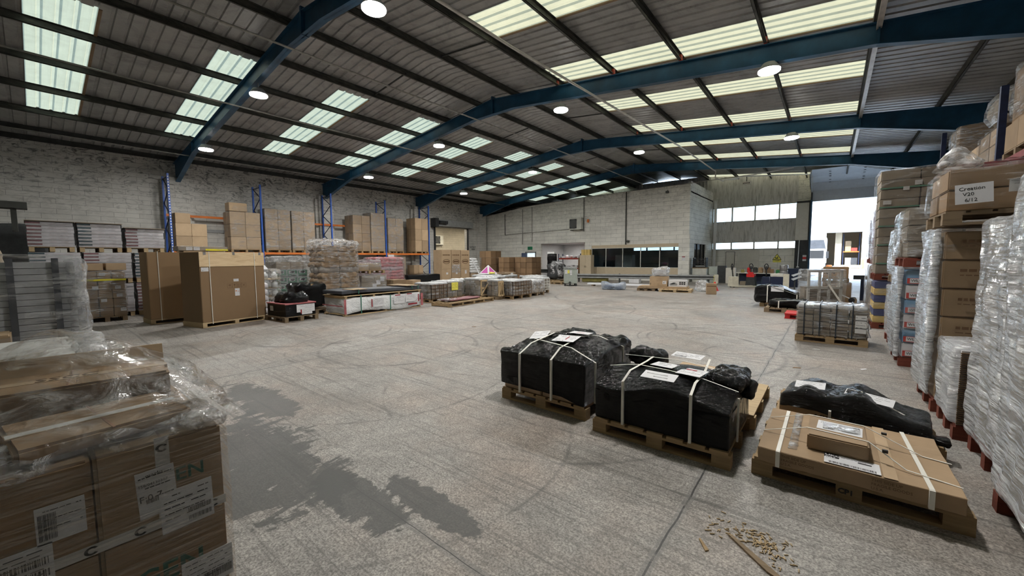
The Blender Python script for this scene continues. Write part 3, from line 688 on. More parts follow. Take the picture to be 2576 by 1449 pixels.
def pallet(x, y, z, W, D, what, mat='palletwood', rz=0., det=False, cat='pallet', label=None, group=None):
    key = (round(W,2), round(D,2), mat, det)
    pre = 'dark red wooden pallet under ' if mat == 'palletred' else 'wooden pallet under '
    what = what if what.startswith(('the ','a ')) else 'the '+what
    lab = label or pre+' '.join(what.split(' ')[:16-len(pre.split())])
    if key in PROTO: return tree(PROTO[key], (x,y,z), rz, lab)
    p = pallet_proto('p', W, D, M[mat], det); p.location = (x,y,z); p.rotation_euler = (0,0,rz); p['label'] = lab; PROTO[key] = p; return p

CB = {}
def carton(parent, x, y, z, w, d, h, mat, rz=0., tape=False, name='carton'):
    """carton with slightly rounded edges, centre x,y, base z (parent space)"""
    key = (round(w,2), round(d,2), round(h,2), mat, tape)
    if key not in CB:
        m = MB(); e = .010
        m.box(-w/2+e,w/2-e,-d/2,d/2,e,h-e); m.box(-w/2,w/2,-d/2+e,d/2-e,e,h-e); m.box(-w/2+e,w/2-e,-d/2+e,d/2-e,0,h)
        if tape: m.box(-.028,.028,-d/2-.002,d/2+.002,h-.09,h+.0015,1); m.box(-w/2-.001,w/2+.001,-.004,.004,h-.002,h+.001,2)
        o = m.build(name, [M[mat], M['ct2'], M['inner']], parent); CB[key] = o; o.name = name
        o.location = (x,y,z); o.rotation_euler = (0,0,rz); return o
    return same(CB[key], parent, (x,y,z), rz)
def cartons(t, x0, x1, y0, y1, z0, z1, nx, ny, nz, mat, jit=.008, skip=0., mats=None, gap=.014):
    dx, dy, dz = (x1-x0)/nx, (y1-y0)/ny, (z1-z0)/nz
    for k in range(nz):
        for i in range(nx):
            for j in range(ny):
                if 0 < i < nx-1 and 0 < j < ny-1 and k < nz-1: continue
                if k == nz-1 and rnd.random() < skip: continue
                mm = mats[k % len(mats)] if mats else mat
                carton(t, x0+dx*(i+.5)+rnd.uniform(-jit,jit), y0+dy*(j+.5)+rnd.uniform(-jit,jit), z0+dz*k, dx-gap, dy-gap, dz-.006, mm, rnd.uniform(-.012,.012))
def film(t, x0, x1, y0, y1, z0, z1, mat='film', r=.05, seg=.12, amp=.02, freq=4., seed=0, warp=None, name='stretch_wrap', aniso=(1,1,1), fold=0.):
    if z0 < .004 and t.location.z > .1: z0 = .004
    m = MB().rbox((x0,y0,z0),(x1,y1,z1), r, seg, amp, freq, seed, warp, 0, False, aniso, fold, fold)
    return m.build(name, M[mat], t, True)
def straps(t, pts, w=.016, mat='strap', name='strap', th=.003):
    """flat strap along a polyline, width w horizontally"""
    for run in pts:
        m = MB()
        for a, b in zip(run, run[1:]): m.bar(a, b, w, th) if abs(Vector(b).z-Vector(a).z) < .7*(Vector(b)-Vector(a)).length else m.bar(a, b, w, w)
        m.build(name, M[mat], t)

# ------------------------------------------------------------------ left pallet rack
RF, RR = -25.15, -26.3; RY = [4.48, 8.45, 12.47, 16.43, 20.36]
rack = thing('pallet_rack', 'long blue and orange pallet rack standing along the left block wall', 'pallet rack', (RR,RY[0],0))
ox, oy = RR, RY[0]
for i, Y in enumerate(RY):
    y = Y-oy; m = MB()
    for x in (0, RF-RR):
        m.box(x-.045,x+.045,y-.04,y+.04,0,5.95)
        m.box(x-.07,x+.07,y-.07,y+.07,0,.01)
    up = m.build('upright_frame', M['rackblue'], rack)
    b = MB(); z = .25; s = 0
    while z < 5.6:
        b.bar((.04 if s else RF-RR-.04, y, z), (RF-RR-.04 if s else .04, y, z+.62), .035); z += .62; s = 1-s
    b.bar((0,y,5.8),(RF-RR,y,5.8),.035); b.build('brace', M['racknavy'], up)
    if i == 0:
        h = MB()
        for k in range(40): h.box(RF-RR+.045,RF-RR+.048,y-.02,y+.02,.5+k*.135,.56+k*.135)
        h.build('slot_row', M['white'], up)
for i in range(4):
    ya, yb = RY[i]-oy+.04, RY[i+1]-oy-.04
    for x in (0, RF-RR): MB().box(x-.025,x+.025,ya,yb,2.04,2.16).box(x-.03,x+.03,ya,ya+.05,1.98,2.2).build('beam', M['orange'], rack)
    for x in ((0,) if i in (0,1,2) else ()): MB().box(x-.025,x+.025,ya,yb,3.98,4.10).build('beam', M['orange'], rack)
RZ = 2.165
def rackload(y0, y1, z1, nx, ny, nz, mat, label, wrap='film', x1=-25.12, depth=1.1, pm='palletwood', seed=1, cat='carton stack', what=None, amp=.015):
    z0 = RZ; h = .144
    pallet((x1-depth/2), (y0+y1)/2, z0, depth, y1-y0-.04, what or label.split(' on ')[0], pm)
    t = thing('wrapped_carton_stack', label, cat, (x1-depth/2,(y0+y1)/2,z0+h))
    a, b = depth/2, (y1-y0)/2
    cartons(t, -a, a, -b+.015, b-.015, 0, z1-z0-h, nx, ny, nz, mat)
    if wrap: film(t, -a-.02, a+.02, -b+.004, b-.004, .02, z1-z0-h+.02, wrap, .05, .14, amp, 4., seed)
    return t
rackload(4.62, 5.92, 3.58, 2, 2, 2, 'ct2', 'low stack of four tan cartons on the rack beside its first blue upright', None)
tt = thing('carton', 'single tan carton on top of the four rack cartons at the first upright', 'carton', (-25.5,4.95,3.583)); carton(tt,0,0,0,.6,.6,.5,'ct2',.05,True)
flat = thing('flat_carton', 'flat brown parcel with yellow wrap seen above the two tall cartons', 'parcel', (-16.3,3.62,2.03))
carton(flat, 0,0,0,.7,1.3,.14,'ctgrey'); note(flat,(.352,-.45,.02),(0,1,0),(1,0,0),.16,.1,seed=3); note(flat,(.352,-.26,.02),(0,1,0),(1,0,0),.16,.1,seed=4)
film(flat,-.37,.37,-.67,.67,.0,.155,'film_clear',.03,.1,.01); MB().box(.36,.365,.05,.66,.01,.07).build('yellow_tape', M['ybox'], flat)
pallet(-16.3,3.62,0,.9,1.1,'the tan cartons hidden behind the tall plain carton')
hs = thing('carton_stack', 'stack of tan cartons behind the tall cartons carrying the flat parcel', 'carton stack', (-16.3,3.62,.144)); cartons(hs,-.45,.45,-.55,.55,0,1.88,2,2,4,'ct2')
b1 = rackload(6.9, 8.38, 4.35, 2, 2, 3, 'ct2', 'sagging wrapped stack of tan cartons left of the second blue upright', 'film_clear', seed=3)
tt = thing('carton', 'tan carton perched on top of the sagging wrapped rack stack', 'carton', (-25.5,7.35,4.38)); carton(tt,0,0,0,.6,.85,.45,'ct2',.04,True); film(tt,-.32,.32,-.44,.44,0,.3,'film_clear',.03,.12,.02,5.,2)
rackload(8.6, 9.98, 4.66, 2, 2, 4, 'ct2', 'tall wrapped stack of tan cartons right of the second blue upright', 'film', seed=5)
rackload(10.02, 11.4, 4.64, 2, 2, 4, 'ct2', 'tall wrapped stack of tan cartons with a bright glossy streak', 'film', seed=7)
rackload(13.9, 15.2, 4.72, 2, 2, 4, 'ct', 'leftmost carton stack on the rack right of the third upright', 'film_clear', seed=9)
rackload(15.24, 16.36, 4.98, 1, 1, 3, 'ct2', 'tall stack of three wide wrapped cartons on the rack', 'film', seed=11)
rackload(16.6, 17.95, 4.72, 2, 2, 4, 'ct2', 'uneven wrapped carton stack with a shiny square parcel on the rack', 'film', seed=13)
rackload(19.0, 20.3, 4.9, 2, 2, 3, 'ct2', 'rightmost carton stack on the rack near its last upright', None, depth=1.12, what='the rightmost rack cartons')
# goods under the rack
for (y, z1, w, m_, lb) in ((17.6,1.9,1.0,'ctgrey','brown carton in shade under the right rack bay'),(19.3,1.25,.9,'ct2','tan cartons stacked on the floor under the rack end'),(13.6,1.95,1.1,'ctgrey','greyish carton stored under the middle of the rack')):
    t = thing('carton_stack', lb, 'carton', (-25.6,y,0)); cartons(t,-.45,.45,-w/2,w/2,0,z1,1,2,2,m_)
t = thing('white_sign_board', 'white notice hanging from the orange beam near the rack end', 'sign', (RF+.035,16.55,1.78)); note(t,(0,0,0),(0,1,0),(1,0,0),.5,.27,lines=3,seed=9)
tag(MB().box(XL+.06,XL+.1,10.4,12.0,1.55,1.95).build('wall_panel', M['white']), 'white panel on the wall under the orange rack beam', 'panel')

# ------------------------------------------------------------------ trays stacked three high at the far left
TM = [M['traywhite'], M['traypink'], M['traydark']]
def tray_mesh(w, kind):
    key = ('tray', round(w,2), kind)
    if key in CB: return CB[key]
    h = .098; m = MB(); m.box(-.58,.58,-w/2,w/2,0,h-.006,0); c = 1 if kind == 1 else 2
    m.box(.575,.584,-w/2-.004,-w/2+w*.30,.045,h-.012,c)
    for y in (-.05,.2): m.box(.579,.583,y*w,(y+.16)*w,.03,.034,1)
    CB[key] = m; return m
def tray_stack(y0, y1, z0, n, kind, label, x=-17.6, cover=False, rise=0):
    w = y1-y0; pallet(x, (y0+y1)/2, z0, 1.16, w-.02, label.split(' on ')[0][:60].replace('stack','trays') if False else 'the '+label, 'palletnew')
    t = thing('tray_stack', label, 'tray stack', (x,(y0+y1)/2,z0+.144), 0, 'trays stacked three high at the far left'); pr = None
    for k in range(n):
        zz = k*.098
        if pr is None: pr = tray_mesh(w, kind).build('tray', TM, t); pr.location = (0,0,zz)
        else: same(pr, t, (rnd.uniform(-.01,.01), rnd.uniform(-.012,.012), zz))
    film(t,-.6,.6,-w/2-.01,w/2+.01,.0,n*.098+.004,'film_clear',.03,.15,.012,3.,z0+y0)
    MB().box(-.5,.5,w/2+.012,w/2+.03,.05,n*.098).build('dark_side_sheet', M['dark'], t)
    if cover: MB().box(-.62,.64,-w/2-.03,w/2+.03,n*.098+.012,n*.098+.03).build('lid_board', M['ctgrey'], t)
for r, (z0, n) in enumerate(((0,9),(1.045,8),(1.99,7))):
    nm = ('bottom','middle','top')[r]
    ys = ((.0,.86),(.94,1.84),(1.93,2.83),(2.9,3.7)) if r == 2 else ((.0,.96),(1.02,2.02),(2.1,3.0),(3.06,3.9))
    for c, (a, b) in enumerate(ys):
        if r == 2 and c == 3: continue
        side = ('leftmost','second','third','last')[c]
        lb = '%s tray stack of the %s row, %s' % (side, nm, ('maroon and white striped' if (r+c) % 2 == 0 else 'slate and white striped'))
        tray_stack(a, b, z0, n if c != 2 or r != 2 else n-1, 1 if (r+c) % 2 == 0 else 2, lb, cover=(r == 2))
t = thing('shadow_block', 'dark block standing in for shadow at the far left edge behind the trays', 'bundle', (-19.6,-.35,0))
MB().rbox((-.6,-.6,0),(.6,.75,2.85),.15,.2,.06,2.,3).build('cover', M['dark'], t, True)  # plain dark block put where only shadow falls behind the trays

# brown cartons with yellow tape beside the trays
t = thing('wrapped_carton_stack', 'shrink-wrapped pallet of brown cartons with yellow tape beside the tray stacks', 'carton stack', (-16.40,1.3,.144))
pallet(-16.40,1.3,0,1.05,.82,'the brown cartons with yellow tape','palletold')
cartons(t,-.5,.5,-.42,.42,0,1.28,3,3,5,'ct'); 
for (y_, z_) in ((-.25,.78),(.2,.78),(.22,.55),(.28,.14),(-.1,1.16),(-.1,.42)): note(t,(.512,y_,z_),(0,1,0),(1,0,0),.12,.09,seed=int(z_*10))
MB().box(.518,.522,-.44,.44,1.02,1.07).build('yellow_tape', M['ybox'], t)
film(t,-.52,.52,-.44,.44,0,1.3,'film',.04,.1,.015,5.,2)
for (yy, lb) in ((1.08,'open-topped brown carton, left one on the yellow-taped stack'),(1.55,'open-topped brown carton, right one on the yellow-taped stack')):
    c = thing('carton', lb, 'carton', (-16.25,yy,1.455)); carton(c,0,0,0,.6,.42,.2,'ct2',.04,True)

# ------------------------------------------------------------------ two big upright cartons on new pallets
def pict(parent, o, u, n, s):
    """row of four handling symbols in boxes"""
    m = MB(); z = .0008
    def sq(a,b,c,d): m.box(a*s,b*s,c*s,d*s,0,z)
    for k in range(4):
        x = k*1.0; sq(x,x+1,0,.03); sq(x,x+1,1.0,1.03); sq(x,x+.03,0,1); sq(x+.97,x+1.0,0,1)
    m.extrude([(.2*s,.55*s),(.8*s,.55*s),(.65*s,.75*s),(.35*s,.75*s)],'z',0,z); sq(.48,.52,.2,.6); sq(.42,.52,.18,.22)      # umbrella
    m.extrude([(1.32*s,.8*s),(1.68*s,.8*s),(1.62*s,.52*s),(1.38*s,.52*s)],'z',0,z); sq(1.48,1.52,.25,.55); sq(1.35,1.65,.2,.25)   # glass
    for q in (2.3,2.7):
        sq(q-.03,q+.03,.3,.65); m.extrude([((q-.1)*s,.62*s),((q+.1)*s,.62*s),(q*s,.8*s)],'z',0,z)
    sq(2.2,2.8,.2,.24)
    m.bar((3.25*s,.25*s,0),(3.75*s,.8*s,0),.05*s,.001); m.bar((3.75*s,.25*s,0),(3.25*s,.8*s,0),.05*s,.001); sq(3.4,3.6,.42,.62)
    ob = m.build('handling_symbols', M['brownink'], parent); ob.matrix_local = frame_M(o,u,n); return ob
def bigbox(loc, rz, W, H, ply, label, D=.85):
    # local: front face at y=0 (facing -y), x 0..W ; depth to +y
    t = thing('upright_carton', label, 'large carton', loc, rz)
    m = MB(); e = .01; m.box(0,W,e,D-e,.14,H); m.box(e,W-e,0,D,.14,H); m.build('carton', M['ct4'], t)
    m.box(-.008,.0,.02,D*.5,H*.3,H*.95)
    p = MB()
    for x in (-.01, W/2-.05, W-.09): p.box(x,x+.1,-.01,D+.01,.0,.10)
    p.box(-.01,W+.01,-.01,D+.01,.10,.135); p.box(-.01,W+.01,-.01,.09,0,.018); p.box(-.01,W+.01,D-.09,D+.01,0,.018); p.build('base_pallet', M['palletnew'], t)
    if ply:
        MB().box(-.004,W+.004,-.014,-.001,H-.36,H+.012).box(-.004,W+.004,-.001,D,H,H+.012).build('plywood_sheet', M['ply'], t)
        b = MB()
        for x in (.12,W/2,W-.12): b.box(x-.03,x+.03,-.02,-.014,H-.06,H+.015); b.box(x-.03,x+.03,-.02,.04,H+.012,H+.018)
        b.build('metal_clip', M['chrome'], t)
    for x in (.22, W-.27):
        MB().box(x-.008,x+.008,-.019,-.015,.1,H+.02).box(x-.008,x+.008,-.02,D,H+.018,H+.022).box(x-.008,x+.008,-.02,-.0,.08,.1).build('strap', M['strap'], t)
    return t
av = Vector((-.39,1.58)).normalized(); rzb = math.atan2(av.y, av.x)
t = bigbox((-12.29,2.68,0), rzb, 1.62, 1.92, True, 'tall brown carton with a plywood band on a pale pallet, in front of its twin', .9)
pict(t,(.62,-.001,.98),(1,0,0),(0,-1,0),.12); note(t,(.03,-.002,1.44),(1,0,0),(0,-1,0),.17,.10,seed=2,txt=[('UP',.1,.1,.03)]); note(t,(.78,-.002,1.15),(1,0,0),(0,-1,0),.13,.07,lines=2,seed=7); note(t,(.80,-.003,.76),(1,0,0),(0,-1,0),.12,.20,seed=5,block=[(.1,.4,.6,.72),(.6,.9,.55,.6)],ink=M['orange'])
t = bigbox((-14.13,1.97,0), math.radians(93), 1.6, 1.95, False, 'tall plain brown carton standing behind the plywood-banded one', .8)
pict(t,(.68,-.001,1.06),(1,0,0),(0,-1,0),.12); note(t,(.85,-.002,1.22),(1,0,0),(0,-1,0),.12,.07,seed=8)

# ------------------------------------------------------------------ floor loads between the tall cartons and the rack
# goods wrapped in black on a black pallet
t = thing('black_crate', 'black crate with white labels and loose black film on top, beside the tall carton', 'crate', (-12.1,4.72,.14), .1)
MB().box(-.5,.5,-.42,.42,0,.36).build('body', M['black'], t); MB().box(-.52,.52,-.44,.44,.34,.37).build('rim', M['pink'], t)
note(t,(.503,-.12,.10),(0,1,0),(1,0,0),.52,.22,seed=3,lines=4); note(t,(.506,.02,.03),(0,1,0),(1,0,0),.30,.16,M['paper'],seed=4,block=[(-.12,0,.2,.9)]); note(t,(-.35,-.423,.14),(1,0,0),(0,-1,0),.18,.14,seed=6)
MB().rbox((-.4,-.34,.3),(.42,.34,.62),.16,.06,.10,4.,5).build('loose_film', M['black'], t, True)
pallet(-12.1,4.72,0,1.1,.95,'the black crate with labels','dark' if False else 'palletold',.1)
t = thing('black_wrapped_bundle', 'tall black film-wrapped bundle behind the labelled black crate', 'wrapped bundle', (-13.05,5.6,.16))
MB().rbox((-.45,-.5,.05),(.4,.45,.8),.12,.07,.06,5.,8).build('wrap', M['black'], t, True); MB().box(.33,.36,-.05,.06,.45,.8).build('wood_batten', M['palletwood'], t)
pallet(-13.1,5.65,0,1.1,1.0,'the tall black bundle','palletold')
# green printed cartons
def green_cartons(x, y, n):
    t = thing('printed_carton_stack', 'wrapped stack of white cartons with green print behind the black bundle', 'carton stack', (x,y,.144))
    pallet(x,y,0,1.2,1.2,'the green printed cartons','palletold')
    for k in range(4):
        for j in range(3):
            for i in range(2):
                c = carton(t,-.3+i*.6,-.4+j*.4,k*.3,.59,.39,.295,'whitect',0,name='carton')
                if i == 1:
                    m = MB(); x_ = .297; m.box(x_,x_+.002,-.18,.18,.02,.27,0); m.box(x_+.002,x_+.003,-.13,.10,.14,.24,1)
                    m.extrude([(-.1,.17),(.02,.14),(.1,.19),(.05,.235),(-.05,.22)],'x',x_+.003,x_+.004,2); m.box(x_+.003,x_+.004,-.14,.14,.04,.07,2)
                    o = m.build('printed_face', [M['greenct'],M['whitect'],M['ink']], c)
    cartons(t,-.55,.55,-.55,.5,1.2,1.5,2,2,1,'ctgrey')
    film(t,-.6,.62,-.63,.6,.0,1.55,'film',.1,.1,.03,4.,4); 
    MB().rbox((-.55,-.6,1.45),(.5,.5,1.72),.12,.1,.06,4.,6).build('loose_wrap', M['film_crumple'], t, True)
green_cartons(-17.3, 6.6, 0)
t = thing('bottle_crates', 'wrapped racks of white bottles under a paper pyramid sign', 'crate stack', (-15.4,4.9,0))
pallet(-15.4,4.9,0,1.1,1.2,'the racks of white bottles','palletold')
fr = MB()
for k in range(4):
    for j in range(4):
        y_ = -.45+j*.3; z_ = .15+.3*k
        MB().lathe((.35,y_,z_),[(.1,0),(.1,.18),(.05,.22),(.045,.26)],12).build('bottle', M['white'], t, True)
    fr.box(-.5,.52,-.6,.6,.148+.3*k,.16+.3*k)
fr.build('layer_board', M['palletnew'], t)
m = MB(); b_ = [(-.3,-.35),(.3,-.35),(.3,.3),(-.3,.3)]
for k in range(4): m.poly([(b_[k][0],b_[k][1],1.4),(b_[(k+1)%4][0],b_[(k+1)%4][1],1.4),(0,-.03,1.95)])
for k in range(4): m.box(.12-.02*k,.16-.02*k+.0,-.2+.04*k,.15-.03*k,1.5+.09*k,1.515+.09*k,1)
m.build('pyramid_topper', [M['paper'],M['ink']], t); film(t,-.52,.55,-.63,.62,.15,1.42,'film',.08,.12,.03,4.,2)
t = thing('white_sack_stack', 'narrow stack of white plastic bags right behind the plywood-banded carton', 'sack stack', (-14.2,4.55,0))
for k in range(5): MB().rbox((-.3,-.22,0),(.3,.22,.2),.09,.08,.03,5.,k).build('bag', M['traywhite'], t, True).location = (0,0,.2*k)

# sacks of brown paper, about ten layers
def sacks(name, label, x, y, W, D, z0, nl, h, mats, hood, per=3, group=None, wrapm='film', fz=1.):
    t = thing(name, label, 'sack stack', (x,y,z0)); protos = []
    for i, mt in enumerate(mats):
        m = MB().rbox((-W/per/2*1.04,-D/4*1.04,0),(W/per/2*1.04,D/4*1.04,h*1.12),h*.56,.06,.045,5.,i*3)
        protos.append(m)
    objs = {}
    for k in range(nl):
        for i in range(per):
            for j in range(2):
                mt = mats[(0 if k % 5 else 1) % len(mats)] if len(mats) > 1 else mats[0]
                q = (i+j+k) % 2
                xx = -W/2+W/per*(i+.5)+rnd.uniform(-.04,.04); yy = (-D/4 if j == 0 else D/4)+rnd.uniform(-.05,.05)
                if mt not in objs: o = protos[mats.index(mt)].build('sack', M[mt], t, True); objs[mt] = o
                else: o = same(objs[mt], t)
                o.location = (xx*(1-.015*k), yy*(1-.015*k), k*h); o.rotation_euler = (0,0,rnd.uniform(-.04,.04))
    film(t,-W/2-.05,W/2+.05,-D/2-.05,D/2+.05,0,nl*h+.02,wrapm,.1,.09,.03,5.,x)
    if hood: MB().rbox((-W/2-.02,-D/2-.02,nl*h-.06),(W/2+.02,D/2+.02,nl*h+.24),.1,.05,.11,4.,3).build('crumpled_hood', M['film_crumple'], t, True)
    return t
pallet(-15.35,7.6,0,1.2,1.35,'the tall stack of paper sacks','palletold')
sacks('paper_sack_stack','tall wrapped stack of brown paper sacks with a crumpled clear hood',-15.35,7.6,1.2,1.45,.18,10,.205,['sack','sackg'],True)
pallet(-20.3,13.1,0,1.2,1.5,'the pink sacks','palletold')
sacks('pink_sack_stack','wrapped stack of dark pink sacks under the right half of the rack',-20.3,13.1,1.2,1.9,.19,9,.18,['pink','lilac'],False)
# small wrapped parcel
t = thing('wrapped_parcel', 'small clear-wrapped carton on little feet between sacks and white bundle', 'parcel', (-13.75,6.28,.08)); carton(t,0,0,0,.5,.5,.26,'ctgrey'); film(t,-.27,.27,-.27,.27,0,.3,'film_crumple',.05,.06,.03,8.)
MB().box(-.2,.2,-.2,-.1,-.08,0).box(-.2,.2,.1,.2,-.08,0).build('wood_foot', M['palletold'], t)

# long white wrapped bundle with slate sheets on top
ang = math.atan2(-.23,2.97)*-1
t = thing('white_wrapped_bundle', 'long low bundle in white plastic sheeting with red and black notices', 'wrapped bundle', (-11.28,5.89,0), math.radians(94.4))
# local: x along its length 0..2.98, y from 0 (front) to +1.15 (back)
m = MB().rbox((0,0,.06),(2.98,1.12,.54),.05,.1,.035,3.,2,lambda p: Vector((p.x, p.y-.05*(p.z<.3)+.0, p.z+(.05*sin(p.x*2.2) if p.z < .15 else 0)))).build('plastic_sheeting', M['wwrap'], t, True)
m = MB().box(-.02,3.0,-.03,1.15,.60,.62)
for x in (.02,1.0,2.0,2.9): m.box(x,x+.07,.0,1.12,.53,.60); 
m.box(-.02,3.0,-.0,.08,.0,.03); m.box(-.02,3.,1.05,1.13,0,.03)
for x in (.0,1.45,2.9): m.box(x,x+.08,.0,1.12,.03,.07)
m.build('timber_frame', M['palletnew'], t)
for (x,z,w,h,kk) in ((.95,.2,.4,.28,1),(1.75,.22,.45,.27,2),(2.25,.24,.45,.26,3)):
    note(t,(x,-.085,z),(1,0,0),(0,-1,0),w,h,lines=5,seed=kk,block=[(-.2,-.1,.05,.95)] if kk==1 else [(.1,.6,1.0,1.12)])
MB().box(2.8,2.84,-.09,-.08,.22,.48).box(2.35,2.75,-.09,-.08,.13,.18).build('red_stripe', M['redink'], t)
m = MB()
m.box(-.075,-.07,.0,1.1,.30,.33)
m.box(-.07,.0,-.085,-.08,.08,.52); m.box(2.93,3.03,-.085,-.08,.06,.5); m.build('red_print_edge', M['pink'], t)
straps(t,[[(.5,-.09,.05),(.5,-.09,.63)],[(1.6,-.09,.05),(1.6,-.09,.55)]],.022,'gstrap')
ng = t
t = thing('dark_foam_sheets', 'stack of slate grey sheets lying on top of the long white bundle', 'sheet stack', (-11.28,5.89,.66), math.radians(94.4))
def bend(p): return Vector((p.x,p.y,p.z+.02*sin(p.x*1.7+.6)))
MB().rbox((-.05,.05,0),(3.05,1.1,.1),.01,.12,.004,2.,0,bend).build('sheets', M['slate'], t)
MB().box(.3,.8,-.0,.6,.125,.135).box(2.4,2.9,.0,1.1,.125,.135).build('card_pad', M['ct2'], t)
straps(t,[[(.5,.02,0),(.5,.02,.14),(.5,1.12,.14)],[(2.62,.02,0),(2.62,.02,.14),(2.62,1.12,.14)],[(2.9,.02,0),(2.9,.02,.12)]],.02,'gstrap')
# mixed cartons behind it
t = thing('wrapped_mixed_load', 'wrapped pallet of mixed cartons with white papers, right of the paper sacks', 'wrapped load', (-16.2,9.6,.144))
pallet(-16.2,9.6,0,1.1,1.3,'the wrapped mixed cartons','palletold'); cartons(t,-.5,.5,-.6,.6,0,.85,2,2,3,'ctgrey')
for k,(y_,z_) in enumerate(((-.1,.3),(.1,.45),(.25,.1),(.3,.6))): note(t,(.515,y_,z_),(0,1,0),(1,0,0),.2,.2,seed=k)
film(t,-.53,.53,-.63,.63,0,.9,'film',.06,.1,.03,5.,3)
pallet(-16.4,9.5,1.09,1.1,1.5,'the upper carton beside the paper sacks','palletwood')
t = thing('carton_stack', 'wrapped carton on a second pallet above the mixed cartons', 'carton', (-16.4,9.5,1.235)); cartons(t,-.5,.5,-.6,.6,0,.3,1,2,1,'ct2'); film(t,-.52,.52,-.63,.63,0,.33,'film',.04,.12,.02)
for (x,y,w,d,h,lb,mt) in ((-16.1,10.95,.7,.75,.75,'plain brown carton with a white sheet label, beside the wrapped mixed cartons','ct'),(-15.3,11.05,.6,1.1,.42,'low brown carton in front of the sheet-labelled one','ct'),(-15.9,11.85,.5,.5,.7,'open brown carton leaning by the pink sacks','ct2'),(-15.7,12.5,.6,.7,.4,'low carton with a label in front of the pink sacks','ct2')):
    c = thing('carton', lb, 'carton', (x,y,.0)); carton(c,0,0,.0 if h < .6 else 0,w,d,h,mt,.06,True); note(c,(w/2+.01,-d*.3,h*.45),(0,1,0),(1,0,0),.18,.22,lines=6,seed=int(y)); 
t = thing('wrapped_load', 'clear-wrapped load with yellow tag between the paper and pink sacks', 'wrapped load', (-19.2,11.3,.144)); pallet(-19.2,11.3,0,1.1,1.2,'the clear-wrapped load with yellow tag','palletold')
cartons(t,-.5,.5,-.55,.55,0,1.45,2,2,5,'lilac'); film(t,-.53,.53,-.6,.6,0,1.55,'film',.1,.1,.04,4.,9); MB().box(.55,.56,-.1,.08,1.2,1.34).build('yellow_tag', M['yellow'], t)

# trio of tall refrigerator-like cartons by the roller door
for k in range(3):
    y0_ = 18.45+k*.93; lab = ('left','middle','right')[k]
    c = thing('tall_printed_carton', 'tall brown carton with an oval emblem, %s of the three strapped together' % lab, 'large carton', (-21.9,y0_+.46,0), 0, 'three tall cartons')
    carton(c,0,0,0,.9,.9,2.36,'ct2')
    o = MB(); 
    for q in range(24):
        a0, a1 = 2*pi*q/24, 2*pi*(q+1)/24
        o.poly([(.452,.34*cos(a0),1.52+.17*sin(a0)),(.452,.34*cos(a1),1.52+.17*sin(a1)),(.452,.30*cos(a1),1.52+.135*sin(a1)),(.452,.30*cos(a0),1.52+.135*sin(a0))])
    o.box(.451,.4525,-.26,.26,1.47,1.57); o.box(.451,.4525,-.4,.4,.98,.99); o.build('oval_emblem', M['brownink'], c)
    m = MB(); x = -.34
    for q in range(7): m.box(.451,.4525,x,x+.07,1.95,2.04); x += .1
    m.build('printed_heading', M['brownink'], c)
    note(c,(.455,-.05,.6),(0,1,0),(1,0,0),.18,.14 if k < 2 else .26,seed=k)
    if k == 1: film(c,.4,.47,-.42,.42,.7,1.3,'film_crumple',.03,.08,.01)
t = thing('white_wrapped_stack', 'stack of white bags in clear wrap right of the three tall cartons', 'sack stack', (-22.3,22.3,.0)); pallet(-22.3,22.3,0,1.1,1.3,'the white bags in clear wrap','palletold')
cartons(t,-.5,.5,-.6,.6,.144,.6,2,2,1,'ct2')
for k in range(6): MB().rbox((-.5+.02*k,-.62+.02*k,0),(.5-.02*k,.6-.07*k,.2),.08,.1,.04,5.,k).build('bag', M['white'], t, True).location = (0,0,.6+.19*k)
film(t,-.55,.55,-.66,.62,.16,1.8,'film_clear',.1,.12,.04,4.)
# black sheet covered table-like load under the rack end
t = thing('black_sheet_load', 'low black plastic-covered load on the floor before the roller door', 'covered load', (-21.4,15.9,0)); MB().rbox((-.7,-1.,0),(.9,1.6,.72),.05,.12,.03,3.,4).build('cover', M['black'], t, True)
tag(MB().box(-25.4,-25.2,20.95,21.5,.755,1.5).build('control_cabinet', M['dark']), 'dark control box with a green light by the last rack upright', 'control box')
MB().lathe((-25.18,21.2,1.0),[(.04,0),(.06,.05),(.06,.35),(.04,.4)],12).build('green_light', M['cyan'], bpy.data.objects['control_cabinet'], True)
tag(MB().box(-25.4,-25.2,20.9,22.2,0,.75).build('pale_cabinet', M['white']), 'low white cabinet beneath the control box', 'cabinet')
tag(MB().tube([(-25,21.6,0),(-25,21.6,1.2)],.03).build('orange_post', M['orange']), 'thin orange post beside the white cabinet', 'post')
# brown carton towers near the office wall
def tower(x, y, nx, ny, nz, h, label, w=.62, d=.62):
    t = thing('carton_tower', label, 'carton stack', (x,y,.144), 0, 'brown carton towers by the office wall'); pallet(x,y,0,nx*w,ny*d,'the '+label,'palletold')
    cartons(t,-nx*w/2,nx*w/2,-ny*d/2,ny*d/2,0,nz*h,nx,ny,nz,'ct3'); return t
tower(-21.4,23.55,2,2,4,.545,'tallest brown carton tower, left of three')
tower(-19.85,24.0,2,2,4,.42,'middle brown carton tower of the three',.55)
tower(-18.4,24.6,3,2,4,.42,'rightmost and widest brown carton tower',.55)

